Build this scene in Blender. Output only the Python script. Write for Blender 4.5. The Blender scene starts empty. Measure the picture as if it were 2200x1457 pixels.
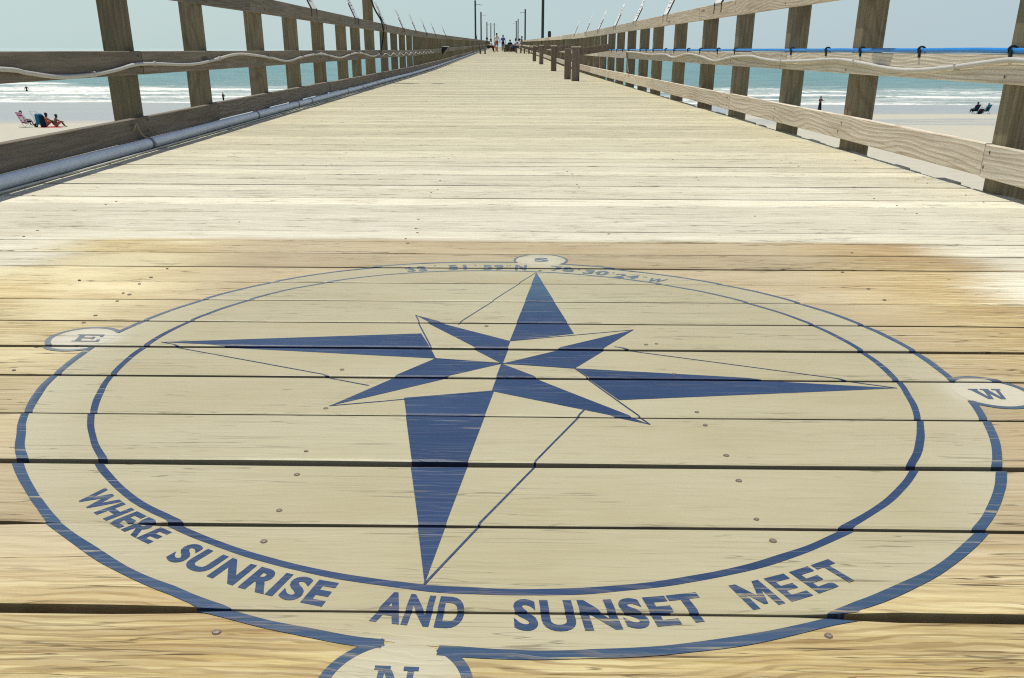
import bpy, bmesh, math, random
from mathutils import Vector, Matrix, noise as mnoise
random.seed(7)
SC = bpy.context.scene
COL = SC.collection
R = math.radians
# measured layout, metres (x to the right, y along the pier)
gapY = [0.8298, 1.0204, 1.2072, 1.3951, 1.5866, 1.7618, 1.9483, 2.1376, 2.3216, 2.5012, 2.688, 2.8642, 3.0463]
C = [-0.0043, 1.6726]
outer = [[-178.4, 0.9481], [-169.1, 0.9387], [-159.6, 0.9305], [-157.4, 0.928], [-148.2, 0.9199], [-140.5, 0.9107], [-132.6, 0.9088], [-123.8, 0.9111], [-115.8, 0.9057], [-109.0, 0.9054], [-101.2, 0.9071], [-89.1, 0.9182], [-82.5, 0.9228], [-75.8, 0.9348], [-68.6, 0.946], [-59.5, 0.9523], [-50.4, 0.9624], [-40.2, 0.9597], [-29.3, 0.9536], [-22.2, 0.9585], [-20.4, 0.948], [-14.5, 0.9527], [-6.0, 0.9455], [4.9, 0.9509], [17.0, 0.9384], [30.7, 0.9191], [44.5, 0.9049], [56.9, 0.8946], [64.7, 0.8913], [76.8, 0.8873], [119.1, 0.9292], [133.5, 0.9487], [148.7, 0.9446], [160.7, 0.9566], [174.0, 0.9472]]
inner = [[-161.1, 0.8184], [-150.3, 0.8067], [-142.2, 0.8047], [-126.0, 0.7981], [-117.4, 0.8], [-106.8, 0.7974], [-97.5, 0.8025], [-89.0, 0.805], [-80.6, 0.8164], [-70.3, 0.8224], [-61.2, 0.8267], [-53.2, 0.8314], [-42.1, 0.8324], [-31.2, 0.8358], [-20.4, 0.8334], [-7.5, 0.8348], [5.7, 0.8274], [19.8, 0.823], [34.7, 0.8005], [53.8, 0.7919], [71.9, 0.7827], [87.8, 0.7998], [120.5, 0.83], [126.1, 0.8327], [143.8, 0.8452], [158.4, 0.8403], [171.6, 0.8317]]
star = {"N": [[-0.1973, 1.4822], [-0.019, 1.5216], [-0.102, 0.8827]], "SW": [[-0.153, 1.7015], [-0.0042, 1.667], [-0.3368, 1.4402]], "SE": [[-0.0042, 1.667], [-0.0227, 1.5169], [0.2689, 1.3577]], "W": [[0.1568, 1.6363], [0.8039, 1.5319], [0.2273, 1.4698]], "NW": [[-0.0042, 1.667], [0.1538, 1.6363], [0.32, 1.897]], "S": [[0.0141, 1.809], [0.1704, 1.8657], [0.1009, 2.4494]], "NE": [[0.0141, 1.809], [-0.0042, 1.667], [-0.2278, 2.0087]], "E": [[-0.1998, 1.8659], [-0.153, 1.7015], [-0.8026, 1.8]]}
lines = [[[-0.102, 0.8827], [0.1537, 1.4196]], [[-0.3368, 1.4402], [-0.0227, 1.5169]], [[0.1538, 1.6363], [0.2689, 1.3577]], [[0.8039, 1.5319], [0.2563, 1.7674]], [[0.0141, 1.809], [0.32, 1.897]], [[0.1009, 2.4494], [-0.1135, 1.9404]], [[-0.2278, 2.0087], [-0.153, 1.7015]], [[-0.8026, 1.8], [-0.2766, 1.5489]], [[-0.0227, 1.5169], [0.0141, 1.809]], [[-0.153, 1.7015], [0.1538, 1.6363]]]
conduitL1 = [[4.228, 0.552], [4.469, 0.528], [4.788, 0.5], [5.171, 0.502], [5.49, 0.522], [5.778, 0.548], [6.086, 0.549], [6.61, 0.535], [7.017, 0.539], [7.488, 0.57], [7.884, 0.598], [8.313, 0.6], [9.127, 0.563], [9.839, 0.522], [10.606, 0.561], [11.698, 0.589], [13.006, 0.53], [14.019, 0.578], [14.936, 0.589], [16.237, 0.527], [17.164, 0.564]]
conduitR = [[3.812, 0.612], [4.093, 0.6], [4.378, 0.575], [4.776, 0.549], [5.126, 0.55], [5.661, 0.582], [6.027, 0.593], [6.582, 0.577], [7.156, 0.566], [7.665, 0.579], [8.065, 0.6], [8.738, 0.586], [9.419, 0.542], [9.984, 0.576], [10.832, 0.608], [11.738, 0.559], [12.362, 0.594], [13.664, 0.588], [15.562, 0.618], [16.209, 0.616]]
clips = [3.943, 4.812, 5.615, 6.214, 6.977, 8.688, 9.386, 10.229, 10.899, 11.789, 12.432, 13.435, 14.09, 14.712, 16.077, 16.891, 17.792, 18.633, 19.735]
postsL = [5.82, 7.27, 9.05, 10.59, 12.14, 13.89, 15.22, 16.89, 18.82, 20.55, 22.22]
postsR = [5.72, 7.15, 8.75, 10.2, 11.91, 13.63, 14.95]
rodR = [9.53, 12.59, 15.5, 18.25, 21.41, 24.74, 28.63]
rodL = [11.5, 14.78, 18.27, 21.64, 24.77, 28.12, 31.75, 37.35]
pipeJ = [5.72, 8.27, 9.91, 10.61, 13.12, 14.55, 16.39, 22.95]
nails = [[-0.3377, 1.2513], [-0.335, 1.1736], [-0.3354, 1.0646], [-0.3353, 0.9816], [-0.34, 0.796], [0.3782, 1.2352], [0.3763, 1.1496], [0.3713, 1.0358], [0.3774, 0.9781], [0.3833, 0.7852], [-0.043, 1.9222], [-0.3474, 1.6317], [-0.3413, 1.4316], [0.3627, 1.6064], [0.368, 1.4126], [0.3701, 1.3535], [0.3579, 1.7926], [0.3328, 1.7862], [0.1132, 2.4663], [1.1846, 2.6981], [1.0558, 2.4516], [1.054, 2.2581], [1.052, 2.1468], [-1.263, 2.3547], [-1.0699, 2.2126], [-1.047, 2.1987], [-1.0529, 2.1362], [-1.0522, 2.0085], [-1.0527, 1.9479], [-1.0478, 1.6302]]

# ------------------------------------------------------------------ helpers
def rise(Y):
    """the deck climbs gently beyond twenty metres"""
    if Y <= 20: return 0.0
    if Y < 34: return .0075*(Y-20)**2/28
    return .0075*(Y-27)

def link(o, parent=None):
    COL.objects.link(o)
    if parent is not None: o.parent = parent
    return o

def tag(o, label=None, cat=None, group=None, kind=None):
    if label: o['label'] = label
    if cat: o['category'] = cat
    if group: o['group'] = group
    if kind: o['kind'] = kind
    return o

def empty(name, loc, label, cat, group=None, rz=0):
    o = bpy.data.objects.new(name, None); link(o)
    o.location = loc; o.rotation_euler = (0, 0, rz); o.empty_display_size = .1
    return tag(o, label, cat, group)

def mesh_obj(name, V, F, mat, parent=None, org=(0, 0, 0), smooth=False, at=None):
    """V in the frame of the parent (or the world); org becomes the object's own origin"""
    me = bpy.data.meshes.new(name)
    ox, oy, oz = org
    me.from_pydata([(v[0]-ox, v[1]-oy, v[2]-oz) for v in V], [], F)
    me.update()
    if mat: me.materials.append(mat)
    if smooth: me.polygons.foreach_set('use_smooth', [True]*len(me.polygons))
    o = bpy.data.objects.new(name, me); o.location = org
    return link(o, parent)

class MB:
    def __init__(s): s.V = []; s.F = []
    def add(s, V, F):
        b = len(s.V); s.V += [tuple(v) for v in V]; s.F += [tuple(i+b for i in f) for f in F]; return s
    def box(s, x0, x1, y0, y1, z0, z1, bev=0.0, mat=None):
        bm = bmesh.new(); bmesh.ops.create_cube(bm, size=1)
        for v in bm.verts:
            v.co = ((x0+x1)/2+v.co.x*(x1-x0), (y0+y1)/2+v.co.y*(y1-y0), (z0+z1)/2+v.co.z*(z1-z0))
        if bev: bmesh.ops.bevel(bm, geom=bm.edges[:], offset=bev, segments=1, affect='EDGES')
        if mat is not None: bm.transform(mat)
        bm.verts.index_update()
        s.add([v.co[:] for v in bm.verts], [[v.index for v in f.verts] for f in bm.faces]); bm.free(); return s
    def tube(s, pts, r, n=8, caps=True):
        pts = [Vector(p) for p in pts]; N = len(pts); rr = r if isinstance(r, (list, tuple)) else [r]*N
        V = []; F = []
        up = Vector((0, 0, 1))
        for i, p in enumerate(pts):
            d = (pts[min(i+1, N-1)]-pts[max(i-1, 0)]).normalized()
            a = d.cross(up)
            if a.length < 1e-3: a = d.cross(Vector((1, 0, 0)))
            a.normalize(); b = a.cross(d).normalized()
            for k in range(n):
                t = 2*math.pi*k/n; V.append(p+(a*math.cos(t)+b*math.sin(t))*rr[i])
        for i in range(N-1):
            for k in range(n):
                F.append((i*n+k, i*n+(k+1) % n, (i+1)*n+(k+1) % n, (i+1)*n+k))
        if caps:
            F.append(tuple(range(n))); F.append(tuple(range((N-1)*n, N*n))[::-1])
        return s.add(V, F)
    def ball(s, c, r, sc=(1, 1, 1), seg=12):
        bm = bmesh.new(); bmesh.ops.create_uvsphere(bm, u_segments=seg, v_segments=max(6, seg//2+2), radius=r)
        for v in bm.verts: v.co = (c[0]+v.co.x*sc[0], c[1]+v.co.y*sc[1], c[2]+v.co.z*sc[2])
        bm.verts.index_update()
        s.add([v.co[:] for v in bm.verts], [[v.index for v in f.verts] for f in bm.faces]); bm.free(); return s
    def build(s, name, mat, parent=None, org=(0, 0, 0), smooth=False):
        return mesh_obj(name, s.V, s.F, mat, parent, org, smooth)

def spline(P, n=8):
    """Catmull-Rom through the points"""
    P = [Vector(p) for p in P]; out = []
    for i in range(len(P)-1):
        p0 = P[max(i-1, 0)]; p1 = P[i]; p2 = P[i+1]; p3 = P[min(i+2, len(P)-1)]
        for k in range(n):
            t = k/n
            out.append(.5*((2*p1)+(p2-p0)*t+(2*p0-5*p1+4*p2-p3)*t*t+(-p0+3*p1-3*p2+p3)*t**3))
    out.append(P[-1]); return out

# ------------------------------------------------------------------ materials
class NT:
    def __init__(s, name):
        s.m = bpy.data.materials.new(name); s.m.use_nodes = True
        s.t = s.m.node_tree; s.n = s.t.nodes; s.n.clear()
        s.out = s.n.new('ShaderNodeOutputMaterial'); s.bs = s.n.new('ShaderNodeBsdfPrincipled')
        s.t.links.new(s.bs.outputs[0], s.out.inputs[0])
    def L(s, a, b): s.t.links.new(a, b)
    def put(s, v, inp):
        if hasattr(v, 'is_linked') or isinstance(v, bpy.types.NodeSocket): s.L(v, inp)
        elif isinstance(v, tuple) and len(v) == 3 and inp.type == 'RGBA': inp.default_value = (*v, 1)
        else: inp.default_value = v
    def math(s, op, a, b=0.0, c=0.0, clamp=False):
        n = s.n.new('ShaderNodeMath'); n.operation = op; n.use_clamp = clamp
        s.put(a, n.inputs[0]); s.put(b, n.inputs[1]); s.put(c, n.inputs[2]); return n.outputs[0]
    def mr(s, v, a, b, c=0.0, d=1.0, smooth=True):
        n = s.n.new('ShaderNodeMapRange'); n.interpolation_type = 'SMOOTHSTEP' if smooth else 'LINEAR'
        s.put(v, n.inputs[0])
        for i, q in enumerate((a, b, c, d)): s.put(q, n.inputs[i+1])
        return n.outputs[0]
    def mix(s, f, a, b, mode='MIX'):
        n = s.n.new('ShaderNodeMix'); n.data_type = 'RGBA'; n.blend_type = mode
        s.put(f, n.inputs[0]); s.put(a, n.inputs[6]); s.put(b, n.inputs[7]); return n.outputs[2]
    def comb(s, x, y, z=0.0):
        n = s.n.new('ShaderNodeCombineXYZ'); s.put(x, n.inputs[0]); s.put(y, n.inputs[1]); s.put(z, n.inputs[2]); return n.outputs[0]
    def noise(s, v, scale=1, detail=3, rough=.5, dist=0.0):
        n = s.n.new('ShaderNodeTexNoise'); s.put(v, n.inputs['Vector'])
        n.inputs['Scale'].default_value = scale; n.inputs['Detail'].default_value = detail
        n.inputs['Roughness'].default_value = rough; n.inputs['Distortion'].default_value = dist; return n.outputs[0]
    def wave(s, v, scale, dist, detail=2, dscale=1, kind='BANDS', d='Y'):
        n = s.n.new('ShaderNodeTexWave'); n.wave_type = kind
        if kind == 'BANDS': n.bands_direction = d
        else: n.rings_direction = d
        s.put(v, n.inputs['Vector']); n.inputs['Scale'].default_value = scale; n.inputs['Distortion'].default_value = dist
        n.inputs['Detail'].default_value = detail; n.inputs['Detail Scale'].default_value = dscale; return n.outputs[1]
    def voro(s, v, scale, rnd=1.0):
        n = s.n.new('ShaderNodeTexVoronoi'); s.put(v, n.inputs['Vector']); n.inputs['Scale'].default_value = scale
        n.inputs['Randomness'].default_value = rnd; return n.outputs
    def ramp(s, f, stops):
        n = s.n.new('ShaderNodeValToRGB'); cr = n.color_ramp
        while len(cr.elements) < len(stops): cr.elements.new(.5)
        for e, (p, c) in zip(cr.elements, stops): e.position = p; e.color = (*c, 1)
        s.put(f, n.inputs[0]); return n.outputs[0]
    def objxyz(s):
        n = s.n.new('ShaderNodeTexCoord'); q = s.n.new('ShaderNodeSeparateXYZ'); s.L(n.outputs['Object'], q.inputs[0]); return q.outputs
    def posxyz(s):
        n = s.n.new('ShaderNodeNewGeometry'); q = s.n.new('ShaderNodeSeparateXYZ'); s.L(n.outputs['Position'], q.inputs[0]); return q.outputs
    def rand(s): return s.n.new('ShaderNodeObjectInfo').outputs['Random']
    def attr(s, name):
        n = s.n.new('ShaderNodeAttribute'); n.attribute_name = name; return n.outputs['Fac']
    def bump(s, h, strength=.3, dist=.01):
        n = s.n.new('ShaderNodeBump'); n.inputs['Strength'].default_value = strength; n.inputs['Distance'].default_value = dist
        s.put(h, n.inputs['Height']); s.L(n.outputs[0], s.bs.inputs['Normal'])
    def fin(s, col, rough=.6, spec=.3, metal=0.0):
        s.put(col, s.bs.inputs['Base Color']); s.put(rough, s.bs.inputs['Roughness'])
        s.put(spec, s.bs.inputs['Specular IOR Level']); s.put(metal, s.bs.inputs['Metallic']); return s.m

def plain(name, col, rough=.6, var=.15, spec=.3, scale=6.0, metal=0.0):
    t = NT(name); p = t.objxyz(); n = t.noise(t.comb(p[0], p[1], p[2]), scale, 4, .6)
    c = t.mix(t.mr(n, .3, .7), tuple(v*(1-var) for v in col), tuple(min(1, v*(1+var)) for v in col))
    return t.fin(c, rough, spec, metal)

SKEW = .0227

def deck_wood(t):
    """colour, height of the plank wood at a world point (planks run along x)"""
    p = t.posxyz(); tone = t.attr('tone')
    x = t.math('MULTIPLY_ADD', tone, 37.0, p[0])
    u = t.math('MULTIPLY_ADD', p[0], SKEW, p[1])
    uu = t.math('MULTIPLY_ADD', tone, 11.3, u)
    g1 = t.noise(t.comb(t.math('MULTIPLY', x, 3.2), t.math('MULTIPLY', uu, 70.0), tone), 1, 6, .62)
    g2 = t.noise(t.comb(t.math('MULTIPLY', x, 16.0), t.math('MULTIPLY', uu, 330.0), tone), 1, 3, .6)
    g3 = t.noise(t.comb(t.math('MULTIPLY', x, 6.0), t.math('MULTIPLY', uu, 170.0), t.math('ADD', tone, 4.0)), 1, 5, .68)
    warp = t.noise(t.comb(t.math('MULTIPLY', x, .9), t.math('MULTIPLY', uu, 5.0), tone), 1, 3, .5)
    rv = t.comb(t.math('MULTIPLY', x, .10), t.math('MULTIPLY_ADD', warp, .16, uu), tone)
    rings = t.wave(rv, 9.0, 2.2, 3, 2.0)
    stain_ = t.noise(t.comb(t.math('MULTIPLY', x, 3.4), t.math('MULTIPLY', uu, 11.0), 6.6), 1, 3, .6)
    stain = t.noise(t.comb(t.math('MULTIPLY', x, 1.3), t.math('MULTIPLY', uu, 4.0), 3.1), 1, 5, .62)
    big = t.noise(t.comb(t.math('MULTIPLY', p[0], .8), t.math('MULTIPLY', p[1], .6), 1.7), 1, 4, .55)
    # cracks: thin dark checks along the grain, only here and there
    cn = t.noise(t.comb(t.math('MULTIPLY', x, 1.25), t.math('MULTIPLY', uu, 32.0), t.math('MULTIPLY', tone, 5.0)), 1, 3, .55, .2)
    ca = t.math('ABSOLUTE', t.math('SUBTRACT', cn, .5))
    cl = t.noise(t.comb(t.math('MULTIPLY', x, 1.7), t.math('MULTIPLY', uu, 8.0), 7.7), 1, 3, .6)
    fr0 = t.mr(p[1], 1.02, .70, 0.0, .10)
    crack = t.math('MULTIPLY', t.mr(ca, .003, .009, 1.0, 0.0), t.mr(t.math('ADD', cl, fr0), .52, .57))
    c2 = t.noise(t.comb(t.math('MULTIPLY', x, 3.6), t.math('MULTIPLY', uu, 90.0), t.math('MULTIPLY', tone, 9.0)), 1, 2, .5)
    cb = t.math('MULTIPLY', t.mr(t.math('ABSOLUTE', t.math('SUBTRACT', c2, .5)), .004, .016, 1.0, 0.0), t.mr(t.math('ADD', stain_, fr0), .55, .64))
    crack = t.math('MAXIMUM', crack, t.math('MULTIPLY', cb, .75))
    # late-wood lines: fine dark ridges that wander along the board
    lw_ = t.noise(t.comb(t.math('MULTIPLY', x, 2.3), t.math('MULTIPLY', uu, 8.0), t.math('ADD', tone, 9.0)), 1, 4, .5)
    lv = t.comb(t.math('MULTIPLY', x, .04), t.math('MULTIPLY_ADD', lw_, .11, uu), tone)
    lines = t.math('MULTIPLY', t.mr(t.wave(lv, 22.0, 1.6, 3, 2.0), .66, .96), t.mr(stain_, .32, .52))
    # sealed patch under the compass
    wx = t.math('MULTIPLY_ADD', t.math('SUBTRACT', tone, .5), .22, t.math('MULTIPLY_ADD', t.math('SUBTRACT', stain, .5), .38, t.math('MULTIPLY_ADD', t.math('SUBTRACT', g1, .5), .38, p[0])))
    wu = t.math('MULTIPLY_ADD', t.math('SUBTRACT', stain, .5), .10, u)
    seal = t.math('MULTIPLY', t.math('MULTIPLY', t.mr(wx, -1.68, -1.40), t.mr(wx, 1.32, 1.60, 1.0, 0.0)), t.mr(wu, 2.86, 2.92, 1.0, 0.0))
    edge = t.math('MAXIMUM', t.mr(p[0], -.75, -1.35), t.mr(p[0], .85, 1.3))
    fore = t.mr(p[1], 1.02, .72)
    amber = t.math('MAXIMUM', t.math('MULTIPLY', edge, .8), fore)
    # bare weathered boards, paler near the sealed patch than farther along
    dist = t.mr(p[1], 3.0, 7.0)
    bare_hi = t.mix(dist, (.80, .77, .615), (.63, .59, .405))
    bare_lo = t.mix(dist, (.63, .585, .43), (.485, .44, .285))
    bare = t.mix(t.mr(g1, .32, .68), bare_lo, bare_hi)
    bare = t.mix(t.math('MULTIPLY', t.mr(stain, .52, .75), .35), bare, (.45, .40, .285))
    bare = t.mix(t.math('MULTIPLY', t.mr(g3, .54, .70), .36), bare, (.37, .315, .20))
    bare = t.mix(t.math('MULTIPLY', lines, .22), bare, (.33, .27, .16))
    bare = t.mix(t.math('MULTIPLY', t.mr(big, .46, .66), .22), bare, (.51, .46, .33))
    tn = t.mr(tone, 0.0, 1.0, .82, 1.08, False)
    # sealed boards: tan towards honey and amber at the sides and the front
    hon = t.mix(t.mr(big, .34, .66), (.62, .45, .15), (.49, .305, .085))
    hon = t.mix(t.mr(stain, .40, .72), (.72, .60, .27), hon)
    hon = t.mix(t.math('MULTIPLY', t.mr(p[0], .80, 1.15), t.mr(big, .62, .36, .15, .8)), hon, (.40, .225, .09))
    ring2 = t.mix(t.math('MULTIPLY', rings, .35), hon, t.mix(.5, hon, (.72, .625, .37)))
    tan = t.mix(t.mr(stain, .3, .7), (.54, .465, .305), (.45, .37, .22))
    ring2 = t.mix(t.math('MULTIPLY', t.mr(g3, .40, .56, 1.0, 0.0), .38), ring2, (.70, .62, .40))
    sealed = t.mix(amber, tan, ring2)
    sealed = t.mix(t.math('MULTIPLY', t.mr(g1, .42, .66, 1.0, 0.0), t.mr(amber, 0, 1, .22, .5)), sealed, (.30, .185, .07))
    sealed = t.mix(t.math('MULTIPLY', t.mr(g3, .52, .68), t.mr(amber, 0, 1, .25, .55)), sealed, (.27, .165, .06))
    sealed = t.mix(t.math('MULTIPLY', lines, t.mr(amber, 0, 1, .15, .58)), sealed, (.25, .15, .055))
    lw = t.math('MULTIPLY', t.mr(p[0], -.75, -1.15), t.mr(stain, .38, .62))
    sealed = t.mix(t.math('MULTIPLY', lw, .75), sealed, (.76, .69, .43))
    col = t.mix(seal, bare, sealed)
    col = t.mix(1.0, col, t.comb(tn, tn, tn), 'MULTIPLY')
    col = t.mix(t.math('MULTIPLY', t.mr(g2, .55, .72), .28), col, (.35, .27, .16))
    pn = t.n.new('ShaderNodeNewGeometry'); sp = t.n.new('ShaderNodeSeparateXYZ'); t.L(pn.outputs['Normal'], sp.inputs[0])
    col = t.mix(t.mr(sp.outputs[2], .3, .75, .55, 0.0), col, (.22, .145, .065))  # board sides darkened: shade inside the gaps put into the colour
    col = t.mix(t.math('MULTIPLY', crack, .92), col, (.075, .05, .022))
    h = t.math('SUBTRACT', t.math('MULTIPLY_ADD', g1, .9, t.math('MULTIPLY', g2, .5)), t.math('MULTIPLY', crack, 2.2))
    h = t.math('MULTIPLY_ADD', rings, .35, t.math('MULTIPLY_ADD', g3, .7, t.math('MULTIPLY_ADD', lines, -.8, h)))
    return dict(col=col, h=h, g1=g1, g2=g2, g3=g3, lines=lines, crack=crack, stain=stain, big=big, p=p, u=u, cl=cl)

def make_deck():
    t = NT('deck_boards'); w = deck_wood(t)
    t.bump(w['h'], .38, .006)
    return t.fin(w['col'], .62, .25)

def make_paint(name, c0, c1, wear_lo, blue=False):
    t = NT(name); w = deck_wood(t)
    base = t.mix(t.mr(w['stain'], .3, .7), c0, c1)
    base = t.mix(t.math('MULTIPLY', t.mr(w['g2'], .5, .75), .18 if not blue else .12), base, tuple(v*.7 for v in c0))
    p = w['p']
    # thinner coat towards the rim of the emblem and at the worn front edge
    dx = t.math('SUBTRACT', p[0], C[0]); dy = t.math('SUBTRACT', p[1], C[1])
    rr = t.math('SQRT', t.math('ADD', t.math('MULTIPLY', dx, dx), t.math('MULTIPLY', dy, dy)))
    rim = t.mr(rr, .80, .96)
    front = t.mr(p[1], .98, .72)
    wear = t.math('ADD', t.math('MULTIPLY', w['g1'], .55), t.math('MULTIPLY', w['g3'], .45))
    th = t.math('SUBTRACT', wear_lo, t.math('ADD', t.math('MULTIPLY', front, .05), t.math('MULTIPLY', rim, .025)))
    worn = t.mr(wear, th, t.math('ADD', th, .05))
    worn = t.math('MULTIPLY', worn, t.mr(w['cl'], .40, .62, .3, 1.0))
    worn = t.math('MAXIMUM', worn, t.math('MULTIPLY', w['lines'], t.math('MULTIPLY', front, .25)))
    q = w['p']
    scr = t.noise(t.comb(t.math('MULTIPLY', q[0], 5.5), t.math('MULTIPLY', w['u'], 300.0), 2.2), 1, 2, .5)
    scr = t.math('MULTIPLY', t.mr(scr, .63, .70), t.mr(w['cl'], .45, .62, .2, 1.0))
    if blue:
        far = t.mr(p[1], 1.9, 2.5)
        base = t.mix(t.math('MULTIPLY', far, .75), base, (.07, .15, .20))
        base = t.mix(t.math('MULTIPLY', rim, .45), base, (.055, .11, .165))
        base = t.mix(t.math('MULTIPLY', t.mr(w['big'], .42, .66), .5), base, (.038, .078, .145))
        base = t.mix(t.math('MULTIPLY', t.mr(w['g3'], .35, .62), .18), base, (.040, .080, .150))
        faint = t.math('MULTIPLY', t.mr(rr, .74, .80), t.mr(p[1], 1.75, 2.4))
        faint = t.math('MAXIMUM', t.math('MULTIPLY', faint, .24), t.math('MULTIPLY', t.mr(rr, .93, .97), t.math('MULTIPLY', t.mr(p[1], 1.2, 1.5), t.mr(p[0], -.5, -.9, .15, .5))))
        base = t.mix(faint, base, (.30, .31, .29))
        col = t.mix(t.math('MULTIPLY', worn, .85), base, w['col'])
        col = t.mix(t.math('MULTIPLY', scr, .55), col, (.40, .40, .36))
    else:
        base = t.mix(t.math('MULTIPLY', t.math('MULTIPLY', rim, t.mr(t.math('ABSOLUTE', dx), .5, .8)), .28), base, (.55, .52, .39))
        for (cx, cy, lr), am in zip(((-.998, 1.834, .078), (.121, 2.597, .085), (.984, 1.505, .077), (-.119, .70, .08)), (.55, .4, .5, .2)):
            ax = t.math('SUBTRACT', p[0], cx); ay = t.math('SUBTRACT', p[1], cy)
            dl = t.math('SQRT', t.math('ADD', t.math('MULTIPLY', ax, ax), t.math('MULTIPLY', ay, ay)))
            base = t.mix(t.math('MULTIPLY', t.mr(dl, .045, .12, 1.0, 0.0), am), base, (.66, .64, .54))
        base = t.mix(t.math('MULTIPLY', t.mr(w['g3'], .50, .70), .32), base, (.27, .235, .13))
        base = t.mix(t.math('MULTIPLY', t.mr(w['big'], .45, .70), .35), base, (.40, .35, .235))
        col = t.mix(t.math('MULTIPLY', worn, .6), base, w['col'])
        col = t.mix(t.math('MULTIPLY', scr, .30), col, (.60, .57, .45))
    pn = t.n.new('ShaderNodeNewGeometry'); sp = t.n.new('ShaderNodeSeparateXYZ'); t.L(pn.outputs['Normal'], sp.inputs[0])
    col = t.mix(t.mr(sp.outputs[2], .3, .75, .2, 0.0), col, (.03, .03, .03))  # painted board sides darkened too, gap shade mixed into the paint colour
    col = t.mix(t.math('MULTIPLY', w['crack'], .55), col, (.10, .085, .05))
    t.bump(w['h'], .26, .004)
    return t.fin(col, t.mr(w['stain'], .3, .7, .42, .58), .35)

def make_board(name, axis, lo, hi, dark, ring_amt=.5, bumps=.4, green=None):
    """sawn timber whose grain runs along the object's local axis"""
    t = NT(name); q = t.objxyz(); rn = t.rand()
    o = {'X': (0, 1, 2), 'Y': (1, 0, 2), 'Z': (2, 0, 1)}[axis]
    l = t.math('MULTIPLY_ADD', rn, 53.0, q[o[0]]); a = t.math('MULTIPLY_ADD', rn, 7.0, q[o[1]]); b = t.math('MULTIPLY_ADD', rn, 3.0, q[o[2]])
    g1 = t.noise(t.comb(t.math('MULTIPLY', l, 2.2), t.math('MULTIPLY', a, 60), t.math('MULTIPLY', b, 60)), 1, 5, .6)
    g2 = t.noise(t.comb(t.math('MULTIPLY', l, 9), t.math('MULTIPLY', a, 260), t.math('MULTIPLY', b, 260)), 1, 3, .6)
    wn = t.noise(t.comb(t.math('MULTIPLY', l, .75), t.math('MULTIPLY', a, 2.2), t.math('MULTIPLY', b, 2.8)), 1, 2, .4)
    rv = t.comb(t.math('MULTIPLY', l, .12), t.math('MULTIPLY_ADD', wn, .20, a), t.math('MULTIPLY_ADD', wn, .34, b))
    rings = t.wave(rv, 11.0, 1.2, 2, 1.5, 'BANDS', 'Z')
    stain = t.noise(t.comb(t.math('MULTIPLY', l, 1.6), t.math('MULTIPLY', a, 6), t.math('MULTIPLY', b, 6)), 1, 5, .62)
    kv = t.voro(t.comb(t.math('MULTIPLY', l, .9), t.math('MULTIPLY', a, 5), t.math('MULTIPLY', b, 5)), 1)
    knot = t.mr(kv[0], .055, .10, 1.0, 0.0)
    col = t.mix(t.mr(g1, .3, .7), lo, hi)
    col = t.mix(t.math('MULTIPLY', t.math('MULTIPLY', t.mr(rings, .68, 1.0), ring_amt), t.mr(t.math('FRACT', t.math('MULTIPLY', rn, 17.0)), .2, .9, .25, 1.0)), col, dark)
    col = t.mix(t.math('MULTIPLY', t.mr(stain, .5, .78), .5), col, dark)
    if green: col = t.mix(t.math('MULTIPLY', t.mr(stain, .50, .30), .7), col, green)
    col = t.mix(t.math('MULTIPLY', t.mr(g2, .55, .75), .35), col, tuple(v*.5 for v in dark))
    col = t.mix(t.math('MULTIPLY', knot, .7), col, tuple(v*.45 for v in dark))
    col = t.mix(t.math('MULTIPLY', t.mr(t.math('FRACT', t.math('MULTIPLY', rn, 29.0)), .35, .9), .22), col, t.mix(1.0, col, (1.05, .80, .58), 'MULTIPLY'))
    tn = t.mr(rn, 0, 1, .78, 1.18, False)
    col = t.mix(1.0, col, t.comb(tn, tn, tn), 'MULTIPLY')
    h = t.math('ADD', t.math('MULTIPLY_ADD', g1, .8, t.math('MULTIPLY', g2, .6)), t.math('MULTIPLY', rings, .3))
    t.bump(h, bumps, .006)
    return t.fin(col, .75, .2)

M = {}
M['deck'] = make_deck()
M['tan'] = make_paint('tan_paint', (.435, .398, .255), (.37, .328, .195), .63)
M['blue'] = make_paint('blue_paint', (.009, .028, .084), (.017, .043, .116), .60, True)
M['railL'] = make_board('weathered_board_shaded', 'Y', (.18, .155, .122), (.275, .245, .20), (.105, .08, .055), .5, .5)  # same timber as the right rail; its shade is put into a darker colour
M['railR'] = make_board('weathered_board_sunlit', 'Y', (.56, .50, .385), (.72, .655, .53), (.36, .26, .16), .5, .4)  # same timber as the left rail; sunlight is put into a paler colour
M['post'] = make_board('treated_post', 'Z', (.15, .128, .082), (.25, .215, .142), (.085, .068, .043), .35, .5, (.155, .155, .085))
M['bench'] = make_board('dark_timber', 'Z', (.145, .115, .092), (.225, .18, .145), (.08, .06, .048), .4, .5)
M['benchY'] = make_board('dark_plank', 'Y', (.12, .10, .085), (.19, .165, .13), (.07, .055, .04), .4, .5)
M['pole'] = make_board('creosote_pole', 'Z', (.035, .045, .045), (.07, .08, .075), (.02, .025, .025), .3, .4)
M['pvc'] = plain('grey_pvc', (.70, .745, .79), .35, .05, .4)
M['coupling'] = plain('coupling_band', (.16, .18, .21), .5, .2)
M['white'] = plain('white_plastic', (.76, .76, .72), .5, .05)
M['conduit'] = plain('grey_conduit', (.50, .48, .43), .5, .06)
M['bluehose'] = plain('blue_hose', (.012, .21, .60), .35, .08, .5)
M['black'] = plain('black_plastic', (.012, .013, .014), .5, .2)
M['rust'] = plain('dark_strap', (.035, .028, .022), .7, .4)
M['steel'] = plain('nail_steel', (.24, .20, .15), .5, .3, .5, 200, .4)
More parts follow.
